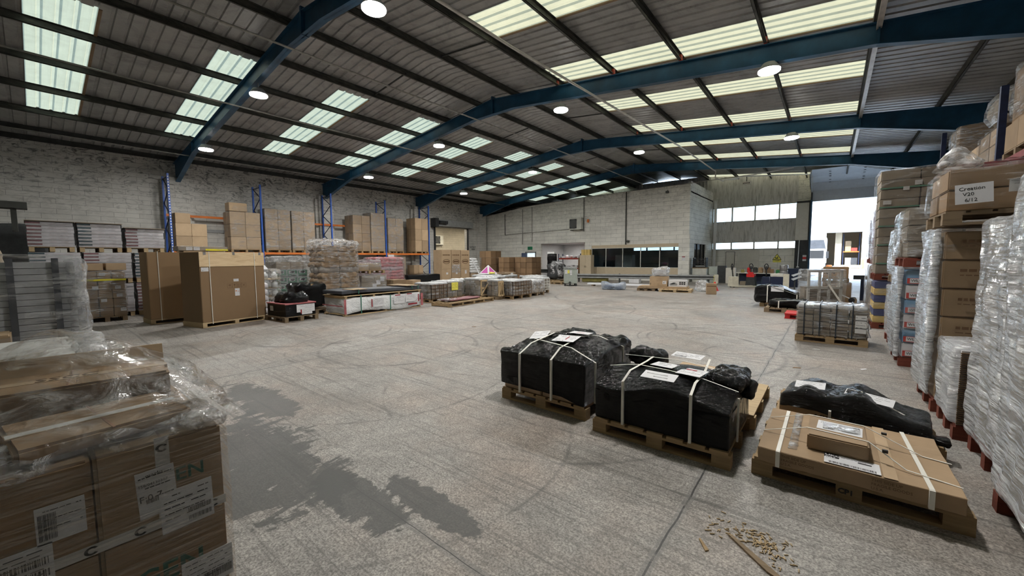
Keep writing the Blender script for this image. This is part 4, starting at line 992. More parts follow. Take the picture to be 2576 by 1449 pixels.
# cooling units
def ac(x, y, z, rz, label):
    t = thing('cooling_unit', label, 'cooling unit', (x,y,z), rz)
    MB().box(-.55,.55,-.42,0,0,.95).build('casing', M['offwhite'], t)
    m = MB()
    for k in range(7): m.tube([( -.2+.34*r_*cos(a), -.43, .48+.34*r_*sin(a)) for r_ in ((k+1)/7,) for a in [2*pi*q/24 for q in range(25)]], .006, 4, cap=False)
    MB().box(-.53,.13,-.425,-.419,.1,.86).build('fan_grille', M['acgrille'], t); m.build('grille_ring', M['grey'], t)
    MB().bar((-.45,-.42,-.03),(-.45,0,-.03),.05).bar((.45,-.42,-.03),(.45,0,-.03),.05).build('bracket', M['steel'], t)
    return t
ac(-16.45,YO,4.05,0,'wall-mounted cooling unit on the white office wall')
ac(-32.1,27.0,3.2,-pi/2,'wall-mounted cooling unit seen through the roller doorway').rotation_euler = (0,0,pi/2)
tag(MB().box(-15.55,-15.4,YO-.1,YO-.02,4.6,4.85).build('isolator_switch', M['orange']), 'orange switch box right of the cooling unit', 'switch')
t = thing('wall_lettering', 'black lettering RESTRICTED AREA on the white wall beside the roller door', 'sign', (XL+.01,26.55,2.55))
text('RESTRICTED', t, (0,0,.2), (0,1,0), (1,0,0), .2, M['ink'], bold=.004); text('AREA', t, (0,.25,0), (0,1,0), (1,0,0), .2, M['ink'], bold=.004)
# ------------------------------------------------------------------ row of strapped stone-like blocks on pallets
def cage(x1, y0, y1, D, H, label, wire='rust', brace=False, note_=False, pm='palletwood', lift=.12, wrapm='film', rz=0.):
    """load whose aisle face is at x1, from y0 to y1"""
    xc, yc = x1-D/2, (y0+y1)/2; w = (y1-y0)
    what = label.split(' on ')[0]
    pallet(xc, yc, 0, D, w, 'the '+what if not what.startswith('the') else what, pm, rz)
    t = thing('strapped_block_load', label, 'strapped load', (xc,yc,.144), rz, 'low wrapped loads in the middle of the floor')
    cartons(t, -D/2+.02, D/2-.02, -w/2+.02, w/2-.02, 0, H-.144, 3, 3, 3, 'ctgrey', gap=.02)
    MB().rbox((-D/2-.01,-w/2-.01,H-.19),(D/2+.01,w/2+.01,H-.1),.04,.09,.03,6.,y0).build('white_cover', M['wwrap'], t, True)
    if wire:
        m = MB(); e = .018; X = D/2+.03; Yh = w/2+.012
        for k in range(5):
            z = .02+(H-.2)*k/4; m.bar((X,-Yh,z),(X,Yh,z),e,e); m.bar((-X,-Yh,z),(X,-Yh,z),e,e)
        n = max(3, int(w/.18))
        for k in range(n+1): y = -Yh+2*Yh*k/n; m.bar((X,y,0),(X,y,H-.17),e,e); m.bar((-X,y,H-.17),(X,y,H-.17),e,e)
        for k in range(6): x = -X+2*X*k/5; m.bar((x,-Yh,0),(x,-Yh,H-.17),e,e)
        m.build('strap_grid', {'rust':M['brownink'],'green':M['gstrap'],'white':M['strap']}[wire], t)
    if brace:
        m = MB(); X = D/2+.06; Yh = w/2
        for z in (.03, H-.2, H/2-.1): m.bar((X,-Yh,z),(X,Yh,z),.02,.07)
        for y in (-Yh+.03,0,Yh-.03): m.bar((X,y,0),(X,y,H-.16),.07,.02)
        m.bar((X+.02,-Yh,.03),(X+.02,0,H-.2),.07,.02); m.bar((X+.02,Yh,.03),(X+.02,0,H-.2),.07,.02)
        m.build('timber_brace', M['palletnew'], t)
    film(t, -D/2-.03, D/2+.03, -w/2-.03, w/2+.03, 0, H-.1, wrapm, .05, .1, .02, 6., y0)
    if note_: note(t,(D/2+.05,-.25,.28),(0,1,0),(1,0,0),.36,.32,M['yellow'],4,seed=5)
    return t
cage(-12.03, 9.78, 10.6, 1.0, .73, 'leftmost low load in a brown strap grid, beside the slate sheets', 'rust')
cage(-12.15, 10.72, 11.62, 1.0, .76, 'low wrapped load with a yellow notice', None, note_=True)
cage(-12.6, 12.14, 13.2, 1.0, .76, 'low wrapped load in a dark green strap grid', 'green')
cage(-11.5, 11.96, 13.1, .95, .84, 'left one of two timber-braced crates behind the open pallet', None, True, pm='palletold')
cage(-10.72, 12.2, 12.52, .55, .8, 'right one of two timber-braced crates, narrow', None, True, pm='palletold')
cage(-10.3, 12.68, 13.98, 1.1, .76, 'low load in a brown strap grid right of the timber crates', 'rust', pm='palletwood')
cage(-10.45, 14.15, 15.25, 1.0, .68, 'low load in crumpled milky film near the row end', None, wrapm='film_crumple', pm='palletold')
cage(-10.95, 15.5, 16.4, 1.0, .74, 'last low load of the row, in a white strap grid', 'white', pm='palletold')
k_ = 0
for (x1,y0,y1,h,lb) in ((-12.0,13.3,14.2,.86,'back-row white-topped load behind the timber crates'),(-13.3,14.3,15.5,.86,'back-row low load carrying the pink pyramid'),(-13.3,15.7,16.8,.8,'back-row low load with a brown crate lid on top'),(-12.2,16.9,18.0,.74,'farthest back-row low load with pale boards')):
    cage(x1,y0,y1,1.0,h,lb,None,pm='palletold')
t = thing('pyramid_topper', 'pink and white plastic pyramid standing on the back row of low loads', 'pyramid marker', (-13.75,14.95,.935))
m = MB(); b_ = [(-.34,-.34),(.34,-.34),(.34,.34),(-.34,.34)]
for k in range(4): m.poly([(*b_[k],0),(*b_[(k+1)%4],0),(0,0,.46)], 0)
for k in range(4):
    a = Vector((*b_[k],0)); b = Vector((*b_[(k+1)%4],0)); c = Vector((0,0,.46)); o = (a+b+c)/3; n = (b-a).cross(c-a).normalized()*.004
    m.poly([a*.7+o*.3+n, b*.7+o*.3+n, c*.72+o*.28+n], 1)
m.build('shell', [M['paper'], plain('magenta_print', (.45,.06,.30), .5)], t); MB().rbox((.1,-.3,0),(.4,.1,.1),.05,.06,.03,6.,2).build('yellow_bag', M['yellow'], t, True)
t = thing('crate_lid', 'flat brown wooden crate on the back row of low loads', 'crate', (-13.8,16.2,.875)); MB().box(-.45,.45,-.5,.5,0,.07).box(-.45,.45,-.5,-.42,.07,.12).box(-.45,.45,.42,.5,.07,.12).build('boards', M['palletold'], t)
note(t,(.452,.1,.0),(0,1,0),(1,0,0),.2,.07)
tag(MB().bar((-13.95,14.5,.93),(-14.2,14.2,1.75),.03,.06).build('loose_strip', M['paper']), 'white strip sticking up behind the pink pyramid', 'strip')

# long open pallet
t = thing('long_pallet', 'empty long wooden pallet lying in front of the low wrapped loads', 'pallet', (-10.98,10.55,0), radians(5))
m = MB()
for x in (-.42,-.2,.02,.24,.42): m.box(x-.055,x+.055,-1.3,1.3,.115,.14)
m.build('deck_boards', M['palletwood'], t); m = MB()
for y in (-1.25,-.6,.05,.65,1.25): MB().box(-.46,.46,y-.05,y+.05,.02,.115).build('bearer', M['palletwood'], t)
for x in (-.4,.4): m.box(x-.05,x+.05,-1.3,1.3,0,.02)
m.build('bottom_boards', M['palletwood'], t)
t = thing('flattened_carton', 'crumpled flattened carton with film lying on the long empty pallet', 'flattened carton', (-11.05,10.5,.16), radians(5)); MB().rbox((-.3,-.9,0),(.25,.8,.05),.02,.1,.03,5.,3).build('sheet', M['traypink'], t, True); MB().rbox((-.3,-1.1,.02),(.2,-.5,.09),.03,.08,.04,5.,3).build('film_scrap', M['film_crumple'], t, True)

# ------------------------------------------------------------------ in front of the office
t = thing('bulk_tank', 'grey plastic bulk liquid container with paper notices by the office wall', 'tank', (-12.73,20.74,0), radians(33))
m = MB().rbox((0,.0,.14),(.78,1.2,1.12),.06,.1)
for k in range(7): m.box(.77,.80,.08+.16*k,.15+.16*k,.2,1.05)
for k in range(4): m.box(.05+.19*k,.07+.19*k,-.02,.0,.2,.7)
m.build('tank_body', M['ibc'], t)
m = MB().box(-.02,.8,-.02,1.22,1.1,1.16)
for k in range(4): m.box(.1+.19*k,.2+.19*k,-.04,-.02,1.05,1.13)
m.build('rim', M['grey'], t)
for (x,y) in ((.0,0),(.3,0),(.66,0),(.66,.55),(.66,1.08)): MB().box(x,x+.12,y,y+.12,0,.14).build('foot', M['dark'], t)
MB().tube([(.35,-.0,.2),(.35,-.1,.2)],.08,14).build('valve', M['steel'], t)
note(t,(.05,-.022,.75),(1,0,0),(0,-1,0),.15,.24,lines=6,seed=1); note(t,(.2,-.022,.78),(1,0,0),(0,-1,0),.12,.2,M['yellow'],lines=3,seed=2); note(t,(.33,-.022,.8),(1,0,0),(0,-1,0),.14,.17,lines=4,seed=3); note(t,(.36,-.022,.68),(1,0,0),(0,-1,0),.11,.1,lines=2,seed=4)
pallet(-14.2,22.4,0,1.2,1.0,'the dark clutter left of the bulk tank','palletwood',label='small light pallet on the floor left of the bulk tank')
t = thing('black_wrapped_cabinet', 'tall cabinet wrapped in black film standing at the alcove', 'cabinet', (-16.6,25.3,0), .5); MB().rbox((-.35,-.35,0),(.35,.35,2.05),.05,.12,.03,5.,2).build('wrap', M['black'], t, True); note(t,(.36,-.1,1.3),(0,1,0),(1,0,0),.3,.18,seed=4); MB().box(-.33,.2,-.33,.33,2.06,2.2).build('white_box', M['white'], t)
t = thing('metal_shelving', 'open shelving with red beams and grey clutter inside the alcove', 'shelving', (-17.8,30.2,0))
m = MB()
for x in (-1.1,1.1):
    for y in (-.35,.35): m.box(x-.03,x+.03,y-.03,y+.03,0,2.1)
m.build('post', M['racknavy'], t)
for z in (.75,1.6): MB().box(-1.1,1.1,-.36,-.3,z,z+.12).box(-1.1,1.1,.3,.36,z,z+.12).box(-1.1,1.1,-.3,.3,z+.05,z+.08).build('shelf', M['red_bracket'], t)
for k in range(9):
    x = -.95+.22*k; b = thing('stored_bundle', 'grey wrapped bundle on the alcove shelving, in a jumble of similar ones', 'bundle', (-17.8+x,30.2,.86 if k % 2 else 1.71), 0, 'bundles on the alcove shelving'); MB().rbox((-.1,-.22,0),(.1,.22,.16+.05*(k%3)),.05,.06,.03,6.,k).build('bundle', M['whitect' if k%3 else 'grey'], b, True)
t = thing('junk_heap', 'heap of dark plastic-wrapped scrap on a pallet at the alcove mouth', 'scrap heap', (-15.6,24.4,.144)); MB().rbox((-.6,-.5,.1),(.5,.5,1.2),.2,.1,.08,3.,7).build('heap', M['dark'], t, True); MB().rbox((-.3,-.5,.2),(.52,.3,1.35),.2,.1,.12,4.,9).build('film', M['film_crumple'], t, True)
pallet(-15.6,24.4,0,1.2,1.1,'the dark scrap heap','palletwood')
t = thing('filing_cabinet', 'tall beige two-door cupboard at the right end of the alcove', 'cupboard', (-15.2,28.2,0)); MB().box(-.5,.5,-.25,.25,0,1.95).build('body', M['beige'], t); MB().box(-.49,-.005,-.27,-.25,.05,1.93).box(.005,.49,-.27,-.25,.05,1.93).build('door', M['beige'], t)
for s_ in (-.06,.06): MB().box(s_-.01,s_+.01,-.285,-.27,.95,1.1).build('handle', M['steel'], t)
for k in range(6):
    c = thing('parcel', 'yellow-brown parcel piled on the beige cupboard', 'parcel', (-15.5+.26*(k%3),28.2,1.95+.22*(k//3)), 0, 'parcels on the beige cupboard'); carton(c,0,0,0,.24,.35,.215,'lemon')
t = thing('brown_cupboard', 'small dark brown board standing on the alcove shelving right end', 'board', (-16.5,29.9,.83)); t.location = (-16.4,29.4,0); MB().box(-.25,.25,-.04,.04,0,1.75).build('board', M['ct3'], t)
# armco barrier
t = thing('crash_barrier', 'long grey steel crash barrier on posts along the office front', 'crash barrier', (-11.4,25.75,0), radians(17))
prof = [(0,0),(-.05,.03),(-.05,.1),(0,.14),(0,.17),(-.05,.21),(-.05,.28),(0,.31)]
m = MB(); L0, L1 = -3.6, 6.0
full = [(p[0],p[1]+.28) for p in prof]+[(p[0]+.012,p[1]+.28) for p in prof[::-1]]
m.extrude(full,'x',L0,L1); m.box(L0,L1,.004,.02,.33,.37,1).box(L0,L1,.004,.02,.50,.545,1); m.box(L0,L1,-.056,-.052,.31,.38,0); m.box(L0,L1,-.052,-.02,.29,.31,1).box(L0,L1,-.052,-.03,.40,.43,1).box(L0,L1,-.045,-.02,.46,.49,1); m.build('rail', [M['grey'],M['ink']], t)  # black strips along the valleys paint in the rail's profile shading
for x in (-2.8,0.05,2.9,5.6): MB().box(x-.05,x+.05,.015,.12,0,.62).build('post', M['steel'], t)
m = MB().rbox((L1-.1,-.12,.02),(L1+.16,.16,.62),.06,.08); m.build('end_shoe', M['cream'], t)
m = MB(); 
for k in range(3): m.box(L1-.13,L1-.1,-.13,-.11,.1+.17*k,.2+.17*k); 
m.build('yellow_mark', M['yellow'], t)
t = thing('crash_barrier', 'short piece of dark crash barrier left of the alcove by the steps', 'crash barrier', (-19.0,27.2,0)); MB().extrude([(p[0],p[1]+.5) for p in prof]+[(p[0]+.012,p[1]+.5) for p in prof[::-1]],'x',-1.6,1.3).build('rail', M['steel'], t)
for x in (-1.4,1.1): MB().box(x-.05,x+.05,.015,.1,0,.85).build('post', M['steel'], t)
t = thing('access_steps', 'steel steps with handrail below the small lit doorway', 'steps', (-21.3,YO,0))
for k in range(4): MB().box(-.5,.9,-.28-.28*k,-.0-.28*k,0,.72-.18*k).build('step', M['steel'], t)
MB().tube([(.9,-1.1,.1),(.9,-1.1,1.0),(.9,-.02,1.65),(.9,-.02,.72)],.022).tube([(.9,-1.1,.6),(.9,-.02,1.25)],.018).build('handrail', M['grey'], t, True)
# floor things near the office
t = thing('blanket', 'folded olive blanket on the floor under the crash barrier', 'blanket', (-13.2,25.8,0), .3); MB().rbox((-.9,-.5,0),(.9,.5,.3),.1,.12,.05,3.,2).build('cloth', M['olive'], t, True)
t = thing('beam_bundle', 'long pale steel lengths lying on the floor in front of the barrier', 'steel lengths', (-11.6,21.6,0), radians(7)); m = MB()
for k in range(3): m.box(0,4.3,.1*k,.1*k+.07,.10,.19)
m.build('length', M['ext'], t); MB().box(.3,.4,-.05,.35,0,.1).box(3.9,4.,-.05,.35,0,.1).build('bearer', M['palletold'], t)
t = thing('film_covered_bundle', 'blue-grey goods under loose clear film on the floor before the office windows', 'wrapped bundle', (-9.15,20.0,0), radians(20)); MB().rbox((-.5,-.3,0),(.5,.35,.22),.06,.1,.04,4.,1).build('goods', plain('blue_goods',(.06,.10,.2),.6), t, True)
def sag(p): return Vector((p.x,p.y,p.z-.16*(p.z>.2)*(1-min(1,abs(p.x)/.45))))
MB().rbox((-.62,-.34,0),(.62,.4,.42),.1,.08,.07,4.,3,sag).build('loose_film', M['poly'], t, True); note(t,(.1,-.3,.22),(1,0,0),(0,-.5,1),.2,.14,seed=3)
for (x,y,w,lb) in ((-10.3,25.9,.7,'grey low box on the floor under the barrier, left one'),(-8.4,26.2,.5,'white box on the floor under the barrier, right one')):
    c = thing('floor_box', lb, 'box', (x,y,0)); carton(c,0,0,0,w,.4,.26,'whitect')
# pallet with sofa board, carton, white printed box
t = thing('flat_pack_board', 'long flat brown packages lying across two light pallets before the office', 'flat package', (-6.6,20.55,.145), radians(10)); MB().box(-1.25,1.15,-.45,.5,.0,.055).box(-1.2,1.1,-.44,.5,.06,.11).build('board', M['ct2'], t)
pallet(-6.0,20.45,0,1.5,1.1,'the right half of the flat brown packages','palletnew',radians(10))
pallet(-7.45,20.45,0,.9,.9,'the left end of the flat brown packages','palletold',radians(10))
t = thing('carton', 'brown carton with black handwriting on the flat packages before the office', 'carton', (-6.85,20.5,.257), radians(10)); c_ = carton(t,0,0,0,.85,.7,.5,'ct2',0,True)
note(t,(.2,-.352,.12),(1,0,0),(0,-1,0),.18,.16,seed=3,block=[(.2,.5,.3,.5)],ink=M['ink']); text('Fragilly!', t, (-.4,-.352,.06), (1,.1,0), (0,-1,0), .14, M['ink'])
t2 = thing('film_covered_box', 'carton under shiny loose film on top of the handwritten carton', 'wrapped box', (-6.8,20.5,.80), radians(10)); MB().box(-.3,.3,-.25,.25,0,.3).build('box', M['whitect'], t2); MB().rbox((-.4,-.33,0),(.4,.33,.42),.12,.07,.08,4.,8,lambda p: Vector((p.x,p.y,p.z+.12*p.x))).build('loose_film', M['film_crumple'], t2, True)
t = thing('printed_white_box', 'white box with a picture of a robot mower on the flat packages', 'box', (-5.95,20.6,.257), radians(10))
MB().box(-.42,.42,-.28,.28,0,.33).build('box', M['paper'], t)
m = MB(); m.rbox((-.36,-.283,.06),(-.02,-.281,.16),.001,.05); m.extrude([(-.38,.08),(-.30,.16),(-.16,.22),(-.06,.19),(.0,.10),(-.1,.06),(-.3,.05)],'y',-.284,-.281,0)
m.lathe((0,0,0),[(0.001,0),(0.001,.001)],3); m.build('mower_picture', M['grey'], t)
m = MB()
for k in range(3):
    for j in range(2): m.box(.08+.1*k,.16+.1*k,-.284,-.281,.1+.08*j,.165+.08*j)
m.build('print_squares', M['ink'], t)
m = MB(); m.extrude([(-.33,.15),(-.2,.2),(-.1,.18),(-.12,.14),(-.28,.11)],'y',-.286,-.284); m.build('mower_deck', M['ink'], t)
t = thing('film_scraps', 'clear film, red cone and small boxes right of the printed white box', 'packing clutter', (-4.95,21.45,.0), .2); MB().rbox((-.35,-.3,0),(.2,.3,.55),.15,.08,.1,5.,4).build('film', M['film_crumple'], t, True)
t = thing('traffic_cone', 'small red and white cone standing right of the printed white box', 'cone', (-4.6,22.2,0)); m = MB().lathe((0,0,0),[(.17,.02),(.11,.2)],16,0).lathe((0,0,0),[(.11,.2),(.08,.3)],16,1).lathe((0,0,0),[(.08,.3),(.03,.46)],16,0).box(-.19,.19,-.19,.19,0,.02,0); m.build('cone', [M['red'],M['white']], t)
t = thing('carton', 'small upright brown carton standing alone right of the flat packages', 'carton', (-4.28,19.95,0), .3); carton(t,0,0,0,.42,.34,.5,'ct2',0,True); MB().box(-.2,.2,-.172,-.17,.36,.40).build('dark_band', M['brownink'], t)

# ------------------------------------------------------------------ workshop corner by the far wall
def pallet_truck(x, y, rz, body, label, H=1.32, redtop=False, w=.5):
    t = thing('power_pallet_truck', label, 'pallet truck', (x,y,0), rz)
    m = MB(); m.extrude([(-w/2,.05),(w/2,.05),(w/2*.8,.62),(-w/2*.75,.62)],'y',-.2,.15); m.build('body', body, t)
    MB().tube([(0,-.05,.6),(0,-.1,.95),(.0,-.12,1.1)],.035).build('tiller', M['steel'], t, True)
    h = MB(); pts = [(.0+.09*cos(a), -.12, 1.18+.15*sin(a)) for a in [2*pi*k/16 for k in range(17)]]; h.tube(pts,.025,6,cap=False); h.rbox((-.04,-.17,1.0),(.04,-.07,1.2),.02,.05); h.build('handle', M['ink'], t, True)
    for s_ in (-.18,.18): MB().box(s_-.08,s_+.08,.1,1.15,.03,.09).build('fork', body if not redtop else M['grey'], t)
    for s_ in (-.16,.16): MB().tube([(s_-.03,-.08,.05),(s_+.03,-.08,.05)],.05,12).build('wheel', M['ink'], t)
    if redtop: MB().box(-.2,.2,-.22,.1,.56,.74).box(-.12,.12,-.2,.0,.74,.84).build('red_cover', M['red'], t)
    return t
pallet_truck(-4.25,25.2,-.9,M['cream'],'cream powered pallet truck parked before the workbench')
pallet_truck(-3.55,26.35,-.15,M['dark'],'dark pallet truck with a red top before the workbench',.84,True)
pallet_truck(-2.75,25.75,-.1,M['navy'],'dark blue pallet truck with tall handle right of the red-topped one',1.3,False,.45)
t = thing('workbench', 'long dark workbench with pale top by the far wall', 'workbench', (-3.3,27.9,0), radians(-6)); MB().box(-1.25,1.25,-.3,.35,.71,.75).build('bench_top', M['pale'], t)
for x in (-1.2,1.2):
    for y in (-.25,.3): MB().box(x-.03,x+.03,y-.03,y+.03,0,.71).build('leg', M['dark'], t)
MB().box(-1.2,1.2,.28,.33,.05,.7).build('back_panel', M['navy'], t)
for (x,w,h,mt,lb) in ((-.95,.2,.2,'olive','olive cloth pile at the left end of the workbench'),(-.62,.2,.32,'red','red cylinder standing on the workbench'),(-.28,.28,.34,'steel','dark machine with a rounded top on the workbench'),(.02,.28,.34,'ct','round brown tub on the workbench'),(.38,.3,.34,'ct3','brown carton on the workbench, left of two'),(.62,.18,.24,'ct3','smaller brown carton on the workbench, right of two')):
    c = thing('bench_item', lb, 'bench item', (-3.3+x*.99,27.9-x*.1,.75)); 
    (MB().lathe((0,0,0),[(w/2*.8,0),(w/2,.03),(w/2,h*.8),(w/2*.6,h)],16) if mt in ('red','ct','steel') else MB().rbox((-w/2,-.15,0),(w/2,.15,h),.02,.1)).build('body', M[mt], c)
t = thing('green_crate', 'green plastic crate on the right end of the workbench', 'crate', (-2.25,27.78,.75)); MB().box(-.25,.25,-.18,.18,0,.2).build('crate', M['green'], t); MB().box(-.2,.2,-.14,.14,.2,.235).build('contents', M['palletwood'], t)
t = thing('green_crate', 'green machine casing on the floor under the workbench', 'machine casing', (-2.85,27.3,0)); MB().rbox((-.32,-.15,0),(.3,.15,.4),.05,.1,.04,5.,2).build('casing', M['green'], t, True)
t = thing('floor_box', 'pale box on the floor under the left of the workbench', 'box', (-4.1,27.4,0)); carton(t,0,0,0,.35,.3,.24,'ctgrey')
for k in range(4):
    t = thing('steel_keg', 'steel keg, %s of the column of kegs at the far wall' % ('lowest','second from floor','second from top','topmost')[k], 'keg', (-2.02,26.4,.315*k), 0, 'steel kegs')
    MB().lathe((0,0,0),[(.17,0),(.2,.02),(.19,.05),(.205,.09),(.195,.15),(.205,.22),(.19,.27),(.2,.3),(.18,.315)],20).build('barrel', M['chrome'], t, True)
t = thing('navy_bin', 'dark blue bin behind the kegs at the door column', 'bin', (-1.6,27.3,0)); MB().extrude([(-.22,0),(.22,0),(.28,1.),(-.28,1.)],'y',-.2,.2).build('body', M['navy'], t); MB().box(-.3,.3,-.22,.22,1.,1.05).build('lid', M['navy'], t)
t = thing('navy_bin', 'dark open-topped bin with clutter right of the blue pallet truck', 'bin', (-2.22,25.1,0), .2); MB().box(-.28,.28,-.22,.22,0,.66).build('body', M['navy'], t); MB().rbox((-.3,-.2,.6),(.3,.2,.82),.06,.08,.06,6.,3).build('rags', M['pale'], t, True)
t = thing('pale_board', 'narrow pale board standing upright right of the blue bins', 'board', (-1.78,24.8,0)); MB().box(-.13,.13,-.02,.02,0,.82).build('board', M['cream'], t)
t = thing('folded_metal_sheets', 'two folded pale blue metal sheets sticking out beside the upright board', 'metal sheets', (-1.45,25.2,0)); m = MB()
for z in (.55,.75): m.extrude([(-.15,z),(.25,z+.16),(.28,z+.1),(-.05,z-.08)],'y',-.02,.25)
m.build('sheet', M['doorpanel'], t); MB().box(-.02,.04,.0,.06,0,.6).build('stand', M['steel'], t)
for (x,y,w,h,mt,lb) in ((-5.05,28.8,.55,1.02,'pale','pale grey panel leaning left of the workbench'),(-5.6,29.0,.5,1.15,'dark','dark cabinet beside the leaning pale panel'),(-6.15,29.1,.5,1.1,'ibc','grey green panel leaning by the dark cabinet')):
    t = thing('leaning_panel', lb, 'panel', (x,y,0)); MB().box(-w/2,w/2,-.1,.1,0,h).build('panel', M[mt], t)
t = thing('steel_cabinet', 'low pale cabinet between the office corner and the leaning panels', 'cabinet', (-7.0,29.5,0)); MB().box(-.5,.4,-.3,.3,0,.95).build('body', M['offwhite'], t); MB().box(-.55,.45,-.32,.32,.95,1.0).build('top', M['palletwood'], t)
t = thing('steel_cabinet', 'dark green cabinet beside the low pale cabinet', 'cabinet', (-6.3,29.8,0)); t.location = (-6.35,30.3,0); MB().box(-.4,.4,-.3,.3,0,1.05).build('body', M['ibc'], t)
for k in range(5):
    t = thing('stack_tray', 'black metal tray stacked beside the office corner', 'tray', (-7.05,29.5,1.002+.14*k), 0, 'black trays beside the office corner'); MB().box(-.45,.4,-.28,.28,0,.05).box(-.45,-.4,-.28,.28,.05,.137).box(.35,.4,-.28,.28,.05,.137).build('tray', M['ink'], t)
# signs and board on the far wall
tag(MB().box(-5.8,-4.35,YF-.05,YF-.02,.85,2.25).build('wall_board', M['pale']), 'large blank pale board on the wall above the workbench', 'board')
t = thing('framed_panel', 'dark-edged rectangular outline on the wall left of the blank board', 'panel', (-6.32,YF-.02,0)); m = MB()
for a in (-.33,.30): m.box(a,a+.03,-.03,0,0,2.15)
m.box(-.33,.33,-.03,0,2.12,2.15); m.build('edge', M['steel'], t); MB().box(-.3,.3,-.02,0,0,2.12).build('panel', M['pale'], t)
t = thing('warning_sign', 'yellow triangular forklift warning sign on the far wall', 'sign', (-3.18,YF-.02,1.38))
MB().extrude([(-.27,.12),(.27,.12),(0,.55)],'y',-.01,0).box(-.26,.26,-.01,0,-.08,.09).build('plate', M['yellow'], t)
m = MB(); P = [(-.27,.12),(.27,.12),(0,.55)]
for k in range(3): a, b = P[k], P[(k+1)%3]; m.bar((a[0],-.015,a[1]),(b[0],-.015,b[1]),.02,.025)
m.box(-.1,.07,-.02,-.01,.2,.26); m.box(.02,.06,-.02,-.01,.24,.36); m.box(-.12,-.06,-.02,-.01,.24,.3); m.build('symbol', M['ink'], t)
text('Fork lift', t, (0,-.012,.02), (1,0,0), (0,-1,0), .07, M['ink'], align='CENTER'); text('trucks', t, (0,-.012,-.05), (1,0,0), (0,-1,0), .07, M['ink'], align='CENTER')
t = thing('wall_notice', 'small red and white notice on the block pillar right of the office windows', 'sign', (-8.1,YO-.105,1.5)); note(t,(0,0,0),(1,0,0),(0,-1,0),.2,.28,lines=4,block=[(0,1,.8,1)])
t = thing('wall_notice', 'red and white notice on the dark door column', 'sign', (-1.62,YF-.36,1.4)); note(t,(0,0,0),(1,0,0),(0,-1,0),.22,.42,lines=4,block=[(0,1,.3,.7)],ink=M['red'])
tag(MB().tube([(-1.85,YF-.45,2.9),(-1.88,YF-.5,1.0)],.025,6).box(-1.95,-1.8,YF-.55,YF-.45,.93,1.0).build('pull_handle', M['white']), 'thin white pull cord on the dark door column', 'cord')
t = thing('strip_light', 'small white box light at the top of the stained cladding', 'light', (-4.3,28.5,6.2)); MB().box(-.22,.22,-.08,.08,0,.2).build('casing', M['pale'], t); m = MB()
for k in range(5): m.box(-.18+.08*k,-.14+.08*k,-.085,-.08,.06,.14)
m.build('vent_slots', M['ink'], t); MB().box(-.02,.02,-.02,.02,.2,.5).build('hanger', M['steel'], t)
tag(MB().rbox((-9.3,YO-.25,6.25),(-9.1,YO-.05,6.4),.03,.1).bar((-9.2,YO-.1,6.35),(-9.2,YO,6.5),.03).build('wall_mounted_camera', M['steel']), 'small dark camera near the top of the office wall', 'camera')
tag(MB().rbox((-12.15,YO-.2,2.86),(-11.95,YO-.0,3.05),.05,.1).build('flood_lamp', M['steel']), 'small dark fitting at the foot of the office conduit', 'lamp')
# office contents
t = thing('office_cupboard', 'pale grey cupboard inside the office behind the second window', 'cupboard', (-13.3,31.2,0)); MB().box(-.7,.75,-.3,.3,0,1.95).build('body', M['offwhite'], t); note(t,(-.1,-.302,1.15),(1,0,0),(0,-1,0),.2,.2)
for (x,y,w,h,mt,lb) in ((-14.6,31.,.8,1.5,'slate','dark cupboard inside the office at its left end'),(-10.9,31.5,2.0,1.3,'steel','dark cluttered bench inside the office'),(-9.1,31.0,1.0,1.7,'navy','dark blue screen inside the office at its right end')):
    t = thing('office_furniture', lb, 'office furniture', (x,y,0)); MB().box(-w/2,w/2,-.3,.3,0,h).build('body', M[mt], t)

# ------------------------------------------------------------------ centre right: black bundles, window frame bundle, red pallet
pallet(-1.35,16.45,0,1.05,1.0,'the black bundle nearer the workshop','palletwood')
t = thing('black_wrapped_bundle', 'rounded black bundle with white straps left of the wrapped glass frame', 'wrapped bundle', (-1.42,16.3,.17))
def slope(p): return Vector((p.x,p.y,p.z*(1-.45*max(0,(p.x-.05)/.6))))
MB().rbox((-.62,-.5,0),(.62,.5,.56),.12,.07,.04,4.,2,slope).build('wrap', M['black'], t, True)
straps(t,[[(-.22,-.53,0),(-.22,-.53,.57),(-.22,.53,.57)],[(.6,-.53,.0),(.6,-.53,.30),(-.1,-.53,.56)]],.03)
note(t,(-.12,-.52,.38),(1,0,0),(0,-1,.1),.36,.16,seed=3)
pallet(-1.05,14.95,0,1.05,1.0,'the low black bundle with a white tie','palletold')
t = thing('black_wrapped_bundle', 'low black bundle with a white tie beside the red pallet', 'wrapped bundle', (-1.0,14.9,.144)); MB().rbox((-.48,-.4,.03),(.5,.4,.24),.1,.07,.06,5.,6).build('wrap', M['black'], t, True); straps(t,[[(-.2,-.44,0),(-.2,-.44,.22),(.4,-.42,.28)]],.03)
t = thing('red_pallet', 'red plastic pallet on the floor behind the strapped wrapped boxes', 'pallet', (-.45,13.6,0)); MB().box(-.5,.5,-.4,.4,.11,.15).build('deck', M['red'], t)
for x in (-.43,0,.43):
    for y in (-.33,0,.33): MB().box(x-.06,x+.06,y-.06,y+.06,.02,.11).build('foot', M['red'], t)
m = MB()
for y in (-.33,0,.33): m.box(-.5,.5,y-.06,y+.06,0,.02)
m.build('runner', M['red'], t)
